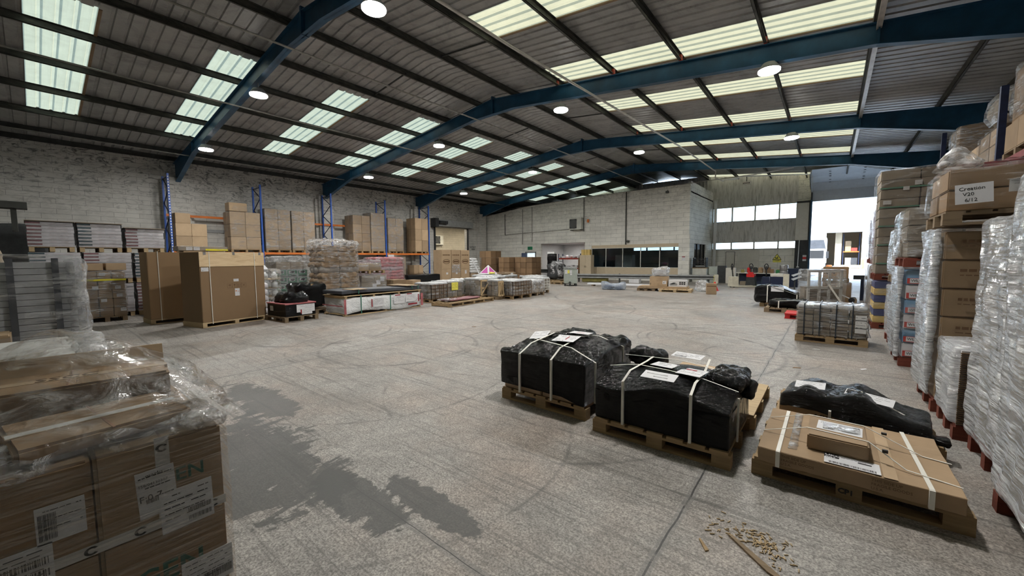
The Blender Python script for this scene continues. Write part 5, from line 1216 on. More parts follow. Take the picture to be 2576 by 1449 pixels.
# strapped block of wrapped cartons
pallet(.05,10.22,0,1.12,.78,'the black-strapped wrapped boxes','palletwood',radians(-1))
t = thing('strapped_carton_load', 'film-wrapped cartons in a grid of black straps, in the aisle', 'strapped load', (.05,10.22,.144), radians(-1))
cartons(t,-.54,.54,-.38,.38,0,.56,4,2,4,'ctgrey'); film(t,-.56,.56,-.4,.4,-.0,.6,'film',.04,.07,.015,6.,3)
m = MB().rbox((-.54,-.38,.54),(.54,.38,.62),.03,.06,.03,8.,5).build('white_top_film', M['film_milky'], t, True)
straps(t,[[(x,-.43,.0),(x,-.43,.64),(x,.41,.64)] for x in (-.42,-.17,.08,.32)],.016,'bstrap')
straps(t,[[(-.585,-.432,z),(.585,-.432,z),(.585,.4,z)] for z in (.06,.22,.37,.5)],.012,'bstrap')
note(t,(.36,-.424,.12),(1,0,0),(0,-1,0),.16,.34,M['paperw'],lines=5,seed=5)
text('ROYAL', t, (-.12,-.426,.14), (1,0,0), (0,-1,0), .06, M['brownink']); text('RANGE', t, (.12,-.426,.14), (1,0,0), (0,-1,0), .04, M['brownink'])
# glass frame on pallet
t = thing('wrapped_window_frame', 'white window frame under film leaning among boxes near the door', 'window frame', (-.60,16.75,.0), radians(28)); fr = MB()
for x in (0,.33,.62,.97): fr.box(x,x+.07,-.03,.03,.0,1.25)
for z in (0.0,.62,1.18): fr.box(0,1.04,-.03,.03,z,z+.07)
fr.bar((.5,-.05,.95),(.95,-.25,.1),.06,.05); fr.build('frame', M['pale'], t); film(t,-.08,1.12,-.12,.5,0,1.28,'film',.05,.1,.03,4.,3)
MB().box(-.02,1.02,.12,.42,0,.68).build('inner_board', M['ctgrey'], t)
pallet(.35,19.6,0,.9,.9,'the lower of two brown cartons near the door','palletold')
t = thing('carton', 'lower brown carton with a film cover near the door', 'carton', (.2,19.6,.144)); carton(t,0,0,0,.85,.9,.58,'ct4'); film(t,-.45,.45,-.47,.47,.0,.6,'film_clear',.03,.12,.02)
pallet(.15,19.6,.75,.8,.8,'the upper brown carton near the door','palletold')
t = thing('carton', 'upper brown carton marked U-F on the pallet stacked near the door', 'carton', (.15,19.6,.895)); carton(t,0,0,0,.75,.8,.42,'ct4'); text('U-F', t, (-.3,-.402,.16), (1,0,0), (0,-1,0), .22, M['ink'], bold=.006)
t = thing('sloping_pack', 'low sloping wrapped pack with a black wheel behind the strapped boxes', 'wrapped pack', (.1,18.6,0), 0); m = MB(); m.extrude([(-.35,.0),(.5,.0),(.5,.18),(-.35,.62)],'y',-.25,.3); m.build('board', M['ct4'], t); MB().bar((-.35,-.2,.64),(.5,-.2,.2),.1,.02).build('white_edge', M['white'], t); MB().tube([(.52,-.3,.16),(.52,-.22,.16)],.09,14).build('wheel', M['ink'], t)
t = thing('bollard_stand', 'dark blue stand with a flat head beside the far pallet stacks', 'stand', (.98,20.3,0)); MB().box(-.06,.06,-.06,.06,0,.85).build('post', M['navy'], t); MB().box(-.28,.12,-.1,.1,.82,.98).build('head', M['dark'], t)

# ------------------------------------------------------------------ the yard
t = thing('truck', 'white and dark lorry parked outside in the sunny yard', 'truck', (-1.75,57,0))
MB().rbox((-1.2,0,.5),(1.2,2.0,2.6),.12,.4).build('cab', M['white'], t, True); MB().box(-1.05,1.05,-.03,0,1.5,2.4).build('windscreen', M['acgrille'], t); MB().extrude([(-1.2,2.55),(1.2,2.55),(1.0,3.6),(-1.0,3.6)],'y',.1,1.8).build('roof_fairing', M['slate'], t)
MB().box(-1.25,1.25,2.1,9,.9,3.9).build('cargo_body', M['orange'] if False else M['ext'], t); MB().box(-1.2,1.2,-.05,.1,.35,1.0).build('bumper', M['grey'], t)
for s_ in (-1.05,1.05):
    for y in (.9,7.5): MB().tube([(s_-.14,y,.48),(s_+.14,y,.48)],.48,18).build('wheel', M['ink'], t)
    MB().box(s_-.2,s_+.2,-.07,-.05,.6,.85).build('headlamp', M['chrome'], t)
MB().rbox((1.25,.0,1.5),(1.5,.2,2.3),.05,.2).build('mirror', M['ink'], t)
w = MB(); w.box(-12,-.7,74,74.4,0,9,0); w.box(3.25,14,74,74.4,0,9,0); w.box(-.7,3.25,74,74.4,5.15,9,0); w.box(-12,14,84,84.3,0,9,0); w.box(-12,14,74,84,9,9.1,0)
yb = thing('warehouse', 'white warehouse across the yard with an open loading bay', 'building', (0,74,0)); o_ = MB()
for (a,b,c,d,e,f_) in ((-12,-.7,0,.4,0,9),(3.25,14,0,.4,0,9),(-.7,3.25,0,.4,5.15,9)): o_.box(a,b,c,d,e,f_)
o_.build('wall', M['ext'], yb); MB().box(-12,14,10,10.3,0,9).box(-12,14,0,10.3,9,9.2).box(-3.5,-3.2,.4,10,0,9).box(6,6.3,.4,10,0,9).build('interior', M['beige'], yb); MB().box(-12,14,-.15,0,5.2,5.6).build('fascia', M['doorpanel'], yb); MB().box(3.25,3.6,-.1,0,0,1.3).build('yellow_guard', M['yellow'], yb)
MB().box(.35,1.1,2,2.4,0,6).build('pillar', M['beige'], yb)
t = thing('yard_rack', 'rack with cartons and pallets inside the bay across the yard', 'rack', (2.2,77,0)); m = MB()
for x in (-.9,.9): m.box(x-.06,x+.06,-.5,.5,0,5)
m.build('upright', M['racknavy'], t); MB().box(-.9,.9,-.55,.5,2.3,2.45).build('beam', M['orange'], t)
for k,(x,z,mt) in enumerate(((-.35,2.46,'ct2'),(.35,2.46,'redct'),(-.3,.15,'whitect'),(.4,.15,'slate'))):
    c = thing('yard_load', ('tan carton stack up on the far bay rack','red and white load up on the far bay rack','white load on the ground of the far bay','dark load on the ground of the far bay')[k], 'load', (2.2+x,77,z if z > 1 else 0)); MB().box(-.33,.33,-.45,.45,0,1.5 if k != 1 else .5).build('load', M[mt], c)
t = thing('pale_planks', 'pale stack of boards lying in the sun before the far bay', 'boards', (2.0,72.5,0)); MB().box(-1.3,1.3,-.5,.5,.1,.5).box(-1.2,-1.0,-.5,.5,0,.1).box(1.0,1.2,-.5,.5,0,.1).build('boards', M['palletnew'], t)
t = thing('yard_scrap', 'orange and grey clutter on a pallet beside the lorry', 'clutter', (.3,66,0)); MB().rbox((-.8,-.4,0),(-.2,.4,.6),.1,.2,.1,3.,1).build('orange_bag', M['orange'], t, True); MB().rbox((-.2,-.4,0),(.9,.4,.5),.1,.2,.1,3.,2).build('grey_bag', M['whitect'], t, True)
tag(MB().box(3.9,9,62,62.3,0,1.4).build('yard_hoarding', M['maroon']), 'reddish low hoarding at the right side of the yard', 'hoarding')
# ------------------------------------------------------------------ row of wrapped stacks along the right
def rstack(x0, y0, y1, z0, z1, what, W=1.2, nx=2, ny=2, nz=5, mat='ctgrey', wrapm='film_milky', pm='palletred', seed=1, mats=None, amp=.03, only_pallet=False, cat='wrapped stack', r=.06, seg=.11, back=True, fold=0.):
    xc, yc = x0+W/2, (y0+y1)/2
    pallet(xc, yc, z0, W, y1-y0, what, pm)
    t = thing('wrapped_pallet_stack', what, cat, (xc,yc,z0+.144))
    H = z1-z0-.144; w = (y1-y0)
    cartons(t,-W/2+.02,W/2-.02,-w/2+.02,w/2-.02,0,H,nx,ny,nz,mat,mats=mats)
    if wrapm:
        # film on the aisle side and top, thinner over the end facing the camera
        film(t,-W/2-.03,W/2+.02,-w/2-.02,w/2+.02,.004,H+.03,wrapm,r,seg,amp,3.5,seed,None,'stretch_wrap',(1,1,.6),fold)
    return t
A = rstack(.93, 2.0, 4.08, 0, 2.24, 'nearest tall film-wrapped stack at the right edge of the photo', 1.25, 2, 4, 6, 'ctgrey', 'film_milky', seed=3, seg=.03, fold=.02)
Bk = rstack(1.02, 4.32, 5.22, 0, 2.0, 'wrapped stack just beyond the nearest one on the right', 1.2, 2, 2, 5, 'ctgrey', 'film_milky', seed=5, seg=.03, fold=.02)
pallet(1.55,5.72,0,1.2,.72,'the low wrapped stack of thin sheets','palletred')
t = thing('wrapped_sheet_stack', 'low wrapped stack of thin white sheets with a bare brown edge', 'sheet stack', (1.55,5.72,.144)); MB().box(-.58,.58,-.35,.35,0,.7).build('sheets', M['whitect'], t)
m = MB()
for k in range(34): m.box(-.585,.585,-.365,-.35,.01+.02*k,.022+.02*k)
m.build('sheet_edge', M['ct3'], t); MB().rbox((-.64,-.34,.006),(.6,.38,.74),.05,.08,.03,5.,2).build('stretch_wrap', M['film_milky'], t, True)
C1 = rstack(.92, 6.2, 7.08, 0, 1.98, 'wrapped stack with bare brown cartons at its near end', 1.2, 1, 2, 6, 'ct', None, seed=7)
m = MB().rbox((-.64,-.40,.006),(.62,.46,1.88),.05,.09,.03,4.,4).build('stretch_wrap', M['film_clear'], C1, True)
MB().rbox((-.655,-.38,.006),(-.60,.46,1.88),.02,.08,.03,4.,4).build('milky_side', M['film_milky'], C1, True)
m = MB(); rr = random.Random(2)
for k in range(6):
    z_ = .10+.306*k; x_ = -.46
    while x_ < .35: L_ = rr.uniform(.02,.06); m.box(x_,x_+L_,-.447,-.444,z_+.08,z_+.11); x_ += L_+.012
    x_ = -.46
    while x_ < .35: L_ = rr.uniform(.02,.06); m.box(x_,x_+L_,-.447,-.444,z_+.04,z_+.05); x_ += L_+.012
m.build('lettering', M['brownink'], C1)
C2 = rstack(.90, 6.15, 7.1, 2.04, 2.62, 'upper wrapped load with a handwritten paper on the bare-ended stack', 1.25, 2, 2, 2, 'ct4', 'film_clear', 'palletold', seed=8)
note(C2,(-.55,-.51,.06),(1,-.0,.06),(0,-1,0),.26,.2,M['paper'],lines=0,txt=[('Creation',.1,.68,.05),('V20',.2,.4,.05),('6/12',.25,.1,.05)]); note(C2,(-.2,-.505,.16),(1,0,0),(0,-1,0),.15,.12,M['paperw'],seed=3); note(C2,(-.1,-.503,.32),(1,0,0),(0,-1,0),.2,.09,M['paperw'],seed=4)
t = thing('plastic_bag', 'translucent plastic bag peaked on top of the handwritten-paper load', 'plastic bag', (1.02,6.45,2.66))
def peak(p): k_ = max(0,1-sqrt(p.x*p.x+p.y*p.y)/.22); return Vector((p.x*(1-.4*p.z/.3),p.y*(1-.4*p.z/.3),p.z*(.5+.9*k_)))
MB().rbox((-.16,-.16,0),(.18,.18,.2),.06,.05,.05,6.,3,peak).build('bag', M['film_crumple'], t, True)
D1 = rstack(.88, 8.5, 9.5, 0, 1.5, 'stack of printed red and blue cartons, wrapped, on a dark red pallet', 1.2, 2, 2, 6, 'skyblue', None, seed=9, mats=['whitect','skyblue'])
MB().rbox((-.64,-.53,.006),(.62,.52,1.38),.05,.09,.02,4.,4).build('stretch_wrap', M['film_clear'], D1, True); MB().rbox((-.66,-.5,.006),(-.61,.52,1.4),.02,.08,.03,4.,6).build('milky_side', M['film_milky'], D1, True)
m = MB()
for k in range(6):
    z = .226*k; 
    for i in range(2): x = -.58+.58*i; m.box(x+.02,x+.56,-.494,-.487,z+.02,z+.105,0); m.box(x+.05,x+.27,-.497,-.494,z+.03,z+.10,1); m.box(x+.2,x+.36,-.496,-.49,z+.13,z+.2,0)
m.build('printed_panel', [M['redct'],M['paper']], D1)
for k in range(6): text('WLJ001', D1, (-.52,-.499,.226*k+.05), (1,0,0), (0,-1,0), .055, M['ink'])
D2 = rstack(.86, 8.45, 9.5, 1.55, 2.42, 'upper clear-wrapped cartons over the red and blue printed ones', 1.2, 2, 2, 3, 'ctgrey', 'film', seed=10)
E1 = rstack(.93, 10.25, 11.25, 0, 1.12, 'lower narrow wrapped stack beyond the printed cartons', .52, 1, 2, 3, 'ctgrey', 'film_milky', seed=12)
E2 = rstack(.93, 10.25, 11.25, 1.2, 2.2, 'upper narrow wrapped stack beyond the printed cartons', .52, 1, 2, 3, 'ctgrey', 'film_milky', 'palletold', seed=13)
K1 = rstack(1.53, 9.75, 10.8, 0, 2.35, 'tall brown stack behind the printed cartons carrying dark red ones', 0.84, 2, 2, 5, 'ct3', 'film', 'palletold', seed=14)
K2 = rstack(1.53, 9.75, 10.8, 2.4, 3.22, 'dark red cartons with white labels high behind the front row', 0.84, 3, 2, 1, 'maroon', 'film_clear', 'palletold', seed=15)
for x in (-.3,.25): note(K2,(x,-.55,.4),(1,0,0),(0,-1,0),.28,.09,M['paperw'],lines=2)
F1 = rstack(.8, 12.6, 13.7, 0, 1.12, 'yellow and blue printed cartons under a dark red pallet, far along the row', 1.3, 3, 2, 6, 'lemon', None, seed=16, mats=['lemon','violet'])
MB().rbox((-.69,-.58,.006),(.68,.57,1.0),.05,.12,.02,4.,4).build('stretch_wrap', M['film_clear'], F1, True)
F2 = rstack(.8, 12.6, 13.7, 1.16, 3.68, 'tall tower of flat brown cartons with green lines beside the door', 1.35, 2, 2, 11, 'ctgrey', 'film_clear', seed=17, amp=.02)
m = MB()
for k in range(11):
    if k % 2: m.box(-.66,.66,-.556,-.545,.216*k+.01,.216*k+.04)
m.build('green_line', M['greenct'], F2)
for (x,z,w,h) in ((-.1,2.0,.12,.1),(-.28,1.9,.1,.08),(.0,1.35,.15,.2),(.2,1.4,.12,.09),(-.6,1.6,.14,.09)): note(F2,(x,-.58,z),(1,0,0),(0,-1,0),w,h,M['paperw'],seed=int(z*9))
G1 = rstack(.86, 14.4, 15.5, 0, 1.45, 'lower wrapped dark stack beyond the green-lined tower', 1.2, 1, 2, 4, 'ct3', 'film', seed=18)
G2 = rstack(.86, 14.4, 15.5, 1.5, 3.0, 'upper wrapped dark stack beyond the green-lined tower', 1.2, 1, 2, 4, 'maroon', 'film', seed=19)
H1 = rstack(.9, 16.2, 17.3, 0, 1.45, 'lower one of the farthest wrapped stacks on the right', 1.2, 1, 2, 4, 'ctgrey', 'film', seed=20)
H2 = rstack(.9, 16.2, 17.3, 1.5, 2.8, 'upper one of the farthest wrapped stacks on the right', 1.2, 1, 2, 4, 'maroon', 'film', seed=21)
# rack on the right with high loads
t = thing('pallet_rack', 'tall pallet rack at the right carrying high wrapped loads', 'pallet rack', (2.45,12,0))
for (y,h) in ((-3.0,4.9),(0.05,4.97),(5.4,5.35)):
    m = MB().box(-.05,.05,y-.045,y+.045,0,h).box(1.05,1.15,y-.045,y+.045,0,h); up = m.build('upright_frame', M['racknavy'], t)
    b = MB(); z = .3; s_ = 0
    while z < h-.7: b.bar((0 if s_ else 1.1,y,z),(1.1 if s_ else 0,y,z+.6),.035); z += .6; s_ = 1-s_
    b.build('brace', M['steel'], up)
for (a,b) in ((-2.95,0),(.1,5.35)):
    for z in (1.7,3.38):
        for x in (0,1.1): MB().box(x-.025,x+.025,a,b,z,z+.12).build('beam', M['maroon'], t)
def high(y0,y1,z1,nz,mat,label,wrapm='film',z0=3.505,ny=2,seed=1,W=1.1,x=3.0):
    pallet(x,(y0+y1)/2,z0,W,y1-y0-.04,label,'palletold'); t = thing('wrapped_pallet_stack', label, 'wrapped stack', (x,(y0+y1)/2,z0+.144)); w = y1-y0; H = z1-z0-.144
    cartons(t,-W/2+.02,W/2-.02,-w/2,w/2,0,H,2,ny,nz,mat); 
    if wrapm: film(t,-W/2-.02,W/2,-w/2-.02,w/2+.02,0,H+.02,wrapm,.08,.12,.03,4.,seed)
    return t
high(9.15,10.5,4.15,1,'ct','low brown cartons at the near end of the high rack level',None,seed=2)
high(10.52,11.88,4.15,1,'ct','low brown cartons left of the near rack upright',None,seed=3)
t = thing('wrapped_bulk_load', 'big glossy film-wrapped load on the low cartons of the high rack', 'wrapped load', (3.0,10.5,4.16)); MB().box(-.5,.5,-1.3,1.2,0,.9).build('goods', M['ct4'], t); film(t,-.55,.5,-1.35,1.25,0,1.0,'film',.12,.12,.06,3.,4)
high(12.2,13.6,4.3,2,'ct','brown cartons beyond the near upright on the high rack','film_clear',seed=5)
high(13.65,14.9,4.2,2,'ct2','tan cartons in the middle of the high rack level',None,seed=6)
high(15.6,16.6,5.1,4,'ct','tall wrapped brown stack at the far end of the high rack','film',seed=7)
t = thing('cloth_bundle', 'rounded dark grey bundle on the brown cartons of the high rack', 'bundle', (3.0,12.9,4.38)); MB().rbox((-.5,-.5,0),(.4,.6,.7),.3,.1,.05,4.,3).build('bundle', M['ctgrey'], t, True); film(t,-.55,.45,-.55,.65,0,.75,'film',.3,.1,.04,4.,8)

# ------------------------------------------------------------------ foreground pallets on the floor
# black bundle, left
pallet(-2.52,4.2,0,1.16,1.2,'the left black-wrapped load','palletwood',0,True)
def hump(cx, cy, h, sx=.5, sy=.5):
    return lambda p: Vector((p.x,p.y,p.z+(h*max(0,1-((p.x-cx)/sx)**2-((p.y-cy)/sy)**2) if p.z > .3 else 0)))
t = thing('black_wrapped_load', 'big black-wrapped load with white straps, left of the two foreground ones', 'wrapped load', (-2.52,4.2,.144), 0, 'black wrapped loads on the near floor')
cartons(t,-.56,.56,-.58,.60,0,.22,2,2,1,'ct2')
def skirt(p):
    if p.z < .06: return Vector((p.x, p.y, .16-.15*max(0,min(1,(p.x+.1)/.6)) if p.y < 0 else .02))
    return hump(.0,.1,.14,.75,.75)(p)
MB().rbox((-.58,-.62,.02),(.57,.62,.46),.015,.016,.006,5.,2,skirt,fold=.010,crumple=.009).build('black_film', M['black'], t, True)
MB().rbox((-.3,-.1,.46),(.1,.62,.60),.1,.018,.028,7.,4,fold=.012,crumple=.008).build('film_bulge', M['black'], t, True)
MB().rbox((.12,.2,.42),(.58,.64,.56),.08,.018,.028,8.,8,fold=.012,crumple=.008).build('film_bulge', M['black'], t, True)
MB().rbox((-.62,-.6,.36),(-.5,-.3,.47),.05,.018,.028,9.,6,fold=.012,crumple=.008).build('film_bulge', M['black'], t, True)
straps(t,[[(-.27,-.64,.0),(-.27,-.64,.46),(-.24,-.45,.56),(-.2,0,.62),(-.2,.6,.5)],[(.17,-.64,.0),(.17,-.64,.46),(.17,-.45,.56),(.18,0,.62),(.2,.6,.52)]],.022)
straps(t,[[(.595,-.42,.0),(.595,-.42,.45),(.3,-.42,.57),(0,-.4,.59),(-.4,-.2,.56)],[(.595,.3,.1),(.595,.3,.5),(.3,.25,.6),(0,.1,.63),(-.4,.2,.56)]],.018)
note(t,(-.05,-.3,.59),(1,.12,0),(-.05,-.1,1),.28,.26,lines=4,seed=3,block=[(.5,.56,.3,.8)],txt=[('UK 0 1 3',.1,.1,.03)]); note(t,(-.42,-.25,.555),(1,.3,0),(-.2,-.25,1),.22,.26,lines=4,seed=5); note(t,(-.02,.05,.635),(1,.1,0),(0,.05,1),.26,.18,lines=2,seed=6,block=[(.3,.7,.4,.5)])
# black bundle, middle
pallet(-1.17,3.97,0,1.22,1.04,'the middle black-wrapped load','palletwood',0,True)
t = thing('black_wrapped_load', 'big black-wrapped load with white straps and papers, middle of the near floor', 'wrapped load', (-1.17,3.97,.144), 0, 'black wrapped loads on the near floor')
cartons(t,-.56,.56,-.46,.46,0,.3,2,2,1,'ct2')
def top2(p):
    if p.z > .3: return Vector((p.x,p.y,p.z+.05*sin(p.x*6+1)+.05*cos(p.y*5)-.02))
    return p
MB().rbox((-.6,-.5,.0),(.59,.5,.42),.015,.015,.006,5.,12,top2,fold=.010,crumple=.009).build('black_film', M['black'], t, True)
MB().rbox((-.6,.25,.36),(-.2,.54,.55),.08,.018,.028,8.,3,fold=.012,crumple=.008).build('film_bulge', M['black'], t, True)
MB().rbox((.3,-.1,.36),(.62,.46,.50),.07,.018,.028,8.,5,fold=.012,crumple=.008).build('film_bulge', M['black'], t, True)
MB().rbox((.54,.1,.28),(.68,.3,.42),.05,.04,.05,9.,9).build('film_bulge', M['black'], t, True)
straps(t,[[(-.3,-.522,.0),(-.3,-.522,.42),(-.28,-.4,.5),(-.27,.0,.505),(-.3,.5,.5)],[(.3,-.522,.0),(.3,-.522,.42),(.29,-.35,.475),(.28,0,.475),(.22,.5,.5)]],.022)
straps(t,[[(-.6,-.15,.44),(-.3,-.15,.5),(0,-.16,.495),(.3,-.17,.475),(.6,-.2,.42)],[(-.6,.25,.48),(0,.2,.52),(.3,.16,.5),(.62,.1,.44)],[(.612,-.25,0),(.612,-.25,.38)]],.014)
note(t,(-.16,-.46,.478),(1,.0,0),(0,-.18,1),.3,.15,lines=0,seed=3,txt=[('EMWALUN NASSER',.1,.6,.022),('BANGALORE',.35,.25,.022)]); note(t,(-.2,-.1,.505),(1,-.1,0),(0,.05,1),.22,.2,lines=0,seed=4,txt=[('GRP 775',.15,.65,.035),('London',.25,.35,.03)]); note(t,(.08,-.22,.50),(1,-.1,0),(0,.0,1),.22,.24,lines=4,seed=5,block=[(.15,.6,.72,.86)]); note(t,(-.12,.3,.53),(1,-.08,0),(0,-.1,1),.3,.16,lines=5,seed=6,bar=[(.1,.5,.1,.3)])
# empty-ish pallet with flat carton behind
pallet(-1.02,5.05,0,1.0,1.2,'the flat carton behind the middle black load','palletnew',0,True)
t = thing('flat_carton', 'flat carton with shipping papers half hidden behind the middle black load', 'carton', (-1.22,5.27,.144)); carton(t,0,0,0,.62,.6,.15,'ct2',0,True); note(t,(-.2,-.05,.152),(1,-.1,0),(0,0,1),.42,.2,lines=4,seed=2,block=[(.55,.75,.3,.7)])
# CP1 pallet with big flat carton
cp1 = pallet(.165,4.0,0,1.18,.93,'the large flat strapped carton','palletwood',0,True)
t = thing('flat_strapped_carton', 'large flat brown carton with white straps on the right foreground pallet', 'flat carton', (.15,3.97,.144))
m = MB().rbox((-.53,-.5,.006),(.55,.5,.115),.008,.09,.006,5.,2); m.build('carton', M['ct'], t)
MB().box(-.53,.55,-.503,-.5,.108,.112).box(.18,.25,-.5,.5,.118,.12).build('parcel_tape', M['ct2'], t); MB().rbox((-.345,-.4,.112),(-.29,.47,.124),.004,.03,.004,20.,1).build('clear_tape', M['film_crumple'], t, True)
straps(t,[[(-.40,-.512,.0),(-.40,-.512,.12),(-.40,.46,.124)],[(.40,-.512,.0),(.40,-.512,.12),(.36,.49,.124)]],.026)
for (x,z) in ((-.38,.03),(.12,.02)):
    for k in range(3): text(('THIS SIDE UP','FRAGILE GOODS','U.S.A.')[k], t, (x,-.509,.078-.028*k), (1,0,0), (0,-1,0), .026, M['brownink'])
note(t,(-.13,-.49,.121),(1,.0,0),(0,0,1),.30,.17,lines=0,bar=[(.08,.92,.06,.24)],block=[(0,.28,.58,1.),(.62,.86,.62,.72)],ink=M['ink'],seed=3,txt=[('Express parcel service',.32,.78,.015)])
for k, s_ in enumerate(('UKO','006')): text(s_, t, (-.125,-.365-.045*k,.1238), (1,0,0), (0,0,1), .042, M['paper'], bold=.0012)
t2 = thing('carton', 'smaller flat carton with a silver document pouch on the large strapped carton', 'carton', (.155,3.88,.263), 0); carton(t2,-.065,0,0,.35,.46,.115,'ct')
note(t2,(-.19,-.06,.1155),(1,-.05,0),(0,0,1),.27,.2,lines=1,seed=3,block=[(.2,.7,.7,.76)],txt=[('01/1',.06,.72,.02)]); MB().rbox((-.15,-.04,.117),(.07,.09,.125),.003,.025,.004,20.,3).build('document_pouch', M['film_crumple'], t2, True)
straps(t2,[[(-.52,.30,-.003),(-.245,.22,.118),(.1,.2,.118),(.42,.13,.0),(.56,.1,-.0)],[(-.54,-.05,-.002),(-.245,-.1,.118),(.11,-.13,.118),(.3,-.22,.01),(.55,-.27,-.002)]],.012)
MB().box(.2,.23,.165,.185,.09,.104).box(.18,.21,-.185,-.165,.08,.1).build('strap_buckle', M['ink'], t2)
text('CP1', cp1, (-.06,-.467,.045), (1,0,0), (0,-1,0), .05, M['ink'], bold=.002)
# black bundle on pallet at right back
pallet(.2,5.12,0,1.2,.98,'the humped black load at the right','palletwood',0,True)
t = thing('black_wrapped_load', 'low humped black-wrapped load with white strap, behind the large flat carton', 'wrapped load', (.18,4.93,.144), radians(-6), 'black wrapped loads on the near floor')
MB().box(-.5,.5,-.27,.25,0,.1).build('carton', M['ct2'], t)
def hump2(p):
    if p.z < .06: return Vector((p.x,p.y,.10-.09*max(0,min(1,(p.x+.2)/.5))))
    k_ = .10*math.exp(-((p.x+.28)/.16)**2)+.12*math.exp(-((p.x-.08)/.17)**2)-.05*max(0,p.x-.2)*2
    return Vector((p.x,p.y*(1-.5*max(0,p.z-.1)),p.z+k_*(.4+.6*max(0,min(1,(p.z)/.2)))))
MB().rbox((-.5,-.29,.0),(.56,.27,.19),.04,.014,.008,6.,2,hump2,fold=.010,crumple=.008).build('black_film', M['black'], t, True)
MB().rbox((.5,-.2,.0),(.66,-.06,.05),.02,.04,.03,9.,9).build('film_tail', M['black'], t, True)
straps(t,[[(-.1,-.30,.01),(-.1,-.30,.13),(-.1,-.1,.215),(-.12,.2,.21)],[(-.45,.0,.2),(-.28,-.05,.285),(-.1,-.06,.22),(.1,-.06,.305),(.45,-.12,.15)]],.02)
note(t,(-.40,-.15,.262),(1,0,.15),(0,-.35,1),.24,.12,lines=3,seed=2); note(t,(-.02,-.17,.275),(1,-.1,-.05),(.1,-.3,1),.34,.13,lines=3,seed=4,block=[(.02,.3,.4,.95)],ink=M['ink']); text('& SHE', t, (-.22,-.272,.03), (1,0,0), (0,-1,0), .05, M['ink'], bold=.001)
# ------------------------------------------------------------------ litter
r = random.Random(3)
pel = None; spots = []
for k in range(150):
    if k < 95: a = r.gauss(0,1); b = r.gauss(0,1); spots.append((-.235+.07*a+.03*b, 2.67-.05*a+.03*b))
    else: spots.append((-.40+r.uniform(-.16,.3), 2.68+r.uniform(-.12,.12)))
for k,(x,y) in enumerate(spots):
    L_ = r.choice([.007,.011,.014]); 
    if pel is None: pel = MB().tube([(-.011,0,0),(.011,0,0)],.0032,7).build('wood_pellet', M['palletnew'], None, True); o = pel
    else: o = pel.copy(); C.objects.link(o)
    o.location = (x,y,.0035); o.rotation_euler = (0,0,r.uniform(0,3.14)); o.scale = (L_/.011,1,1)
    tag(o, 'tan wood pellet scattered on the floor beside the long splinter', 'wood pellet', 'spilled wood pellets')
tag(MB().extrude([(-.42,2.62),(-.40,2.63),(-.13,2.43),(-.13,2.40),(-.2,2.43)],'z',0,.012).build('wood_splinter', M['palletold']), 'long dark wood splinter lying on the floor by the spilled pellets', 'splinter')
tag(MB().extrude([(-.555,2.475),(-.55,2.485),(-.485,2.41),(-.5,2.39)],'z',0,.008).build('wood_splinter', M['palletwood']), 'short pale wood chip at the lower edge left of the long splinter', 'splinter')
for (x,y,a,lb,mt) in ((-.35,7.4,.5,'small brown scrap on the floor by the tyre marks','ct3'),(.45,7.9,1.,'small white scrap on the aisle floor','paper'),(-.15,9.1,.2,'torn pale paper scrap near the strapped boxes','paperw'),(-6.95,7.0,.3,'brown stick lying on the floor before the long white bundle','ct3')):
    s_ = MB().extrude([(-.06,-.015),(.05,-.025),(.07,.01),(-.02,.03)],'z',0,.006).build('floor_scrap', M[mt]); s_.location = (x,y,0); s_.rotation_euler = (0,0,a); tag(s_, lb, 'scrap')

# ------------------------------------------------------------------ left foreground
X1 = -1.86
t = thing('wrapped_carton_stack', 'nearest stack of wrapped brown cartons with shipping labels, bottom left corner', 'carton stack', (X1-.55,-.09,.144))
pallet(X1-.55,-.09,0,1.1,1.06,'the nearest wrapped cartons at bottom left','palletwood',0,True)
# face at x=+.55, y -.53..+.53
for k in range(3):
    for j in range(3):
        for i in range(2):
            c = carton(t,.355-.42*i-.0,-.353+.353*j,-.02+.318*k+.0 if k else 0.,.40,.348,.312,'ct4' if (k+j)%2 else 'ct',0,i==0)
Z = .934
fx = .557
note(t,(fx,.28,.66),(0,1,.04),(1,0,0),.105,.17,M['paper'],lines=3,bar=[(.2,.8,.3,.4)],seed=3,txt=[('marks',.25,.86,.02),('158/04130307',.04,.68,.014),('F:0 7',.03,.36,.032),('010',.62,.12,.018)])
note(t,(fx+.001,.335,.575),(0,1,.02),(1,0,0),.155,.155,M['paper'],lines=5,bar=[(.5,.95,.3,.42),(.5,.95,.1,.22)],seed=6)
note(t,(fx,.05,.70),(0,1,.0),(1,0,0),.105,.12,M['paper'],lines=3,bar=[(.05,.4,.1,.8)],seed=8); note(t,(fx,-.22,.575),(0,1,0),(1,0,0),.30,.13,M['paper'],lines=6,bar=[(.45,.97,.5,.68),(.45,.97,.2,.38)],seed=9)
note(t,(fx,-.50,.50),(0,1,0),(1,0,0),.2,.15,M['paper'],lines=6,seed=10); note(t,(fx,.38,.30),(0,1,0),(1,0,0),.16,.13,M['paper'],lines=5,bar=[(.4,.95,.15,.4)],seed=12)
text('GEN', t, (fx,.25,.40), (0,1,0), (1,0,0), .10, M['greenink'], bold=.002)
text('EN', t, (fx,.38,.76), (0,1,0), (1,0,0), .07, M['greenink'], bold=.001)
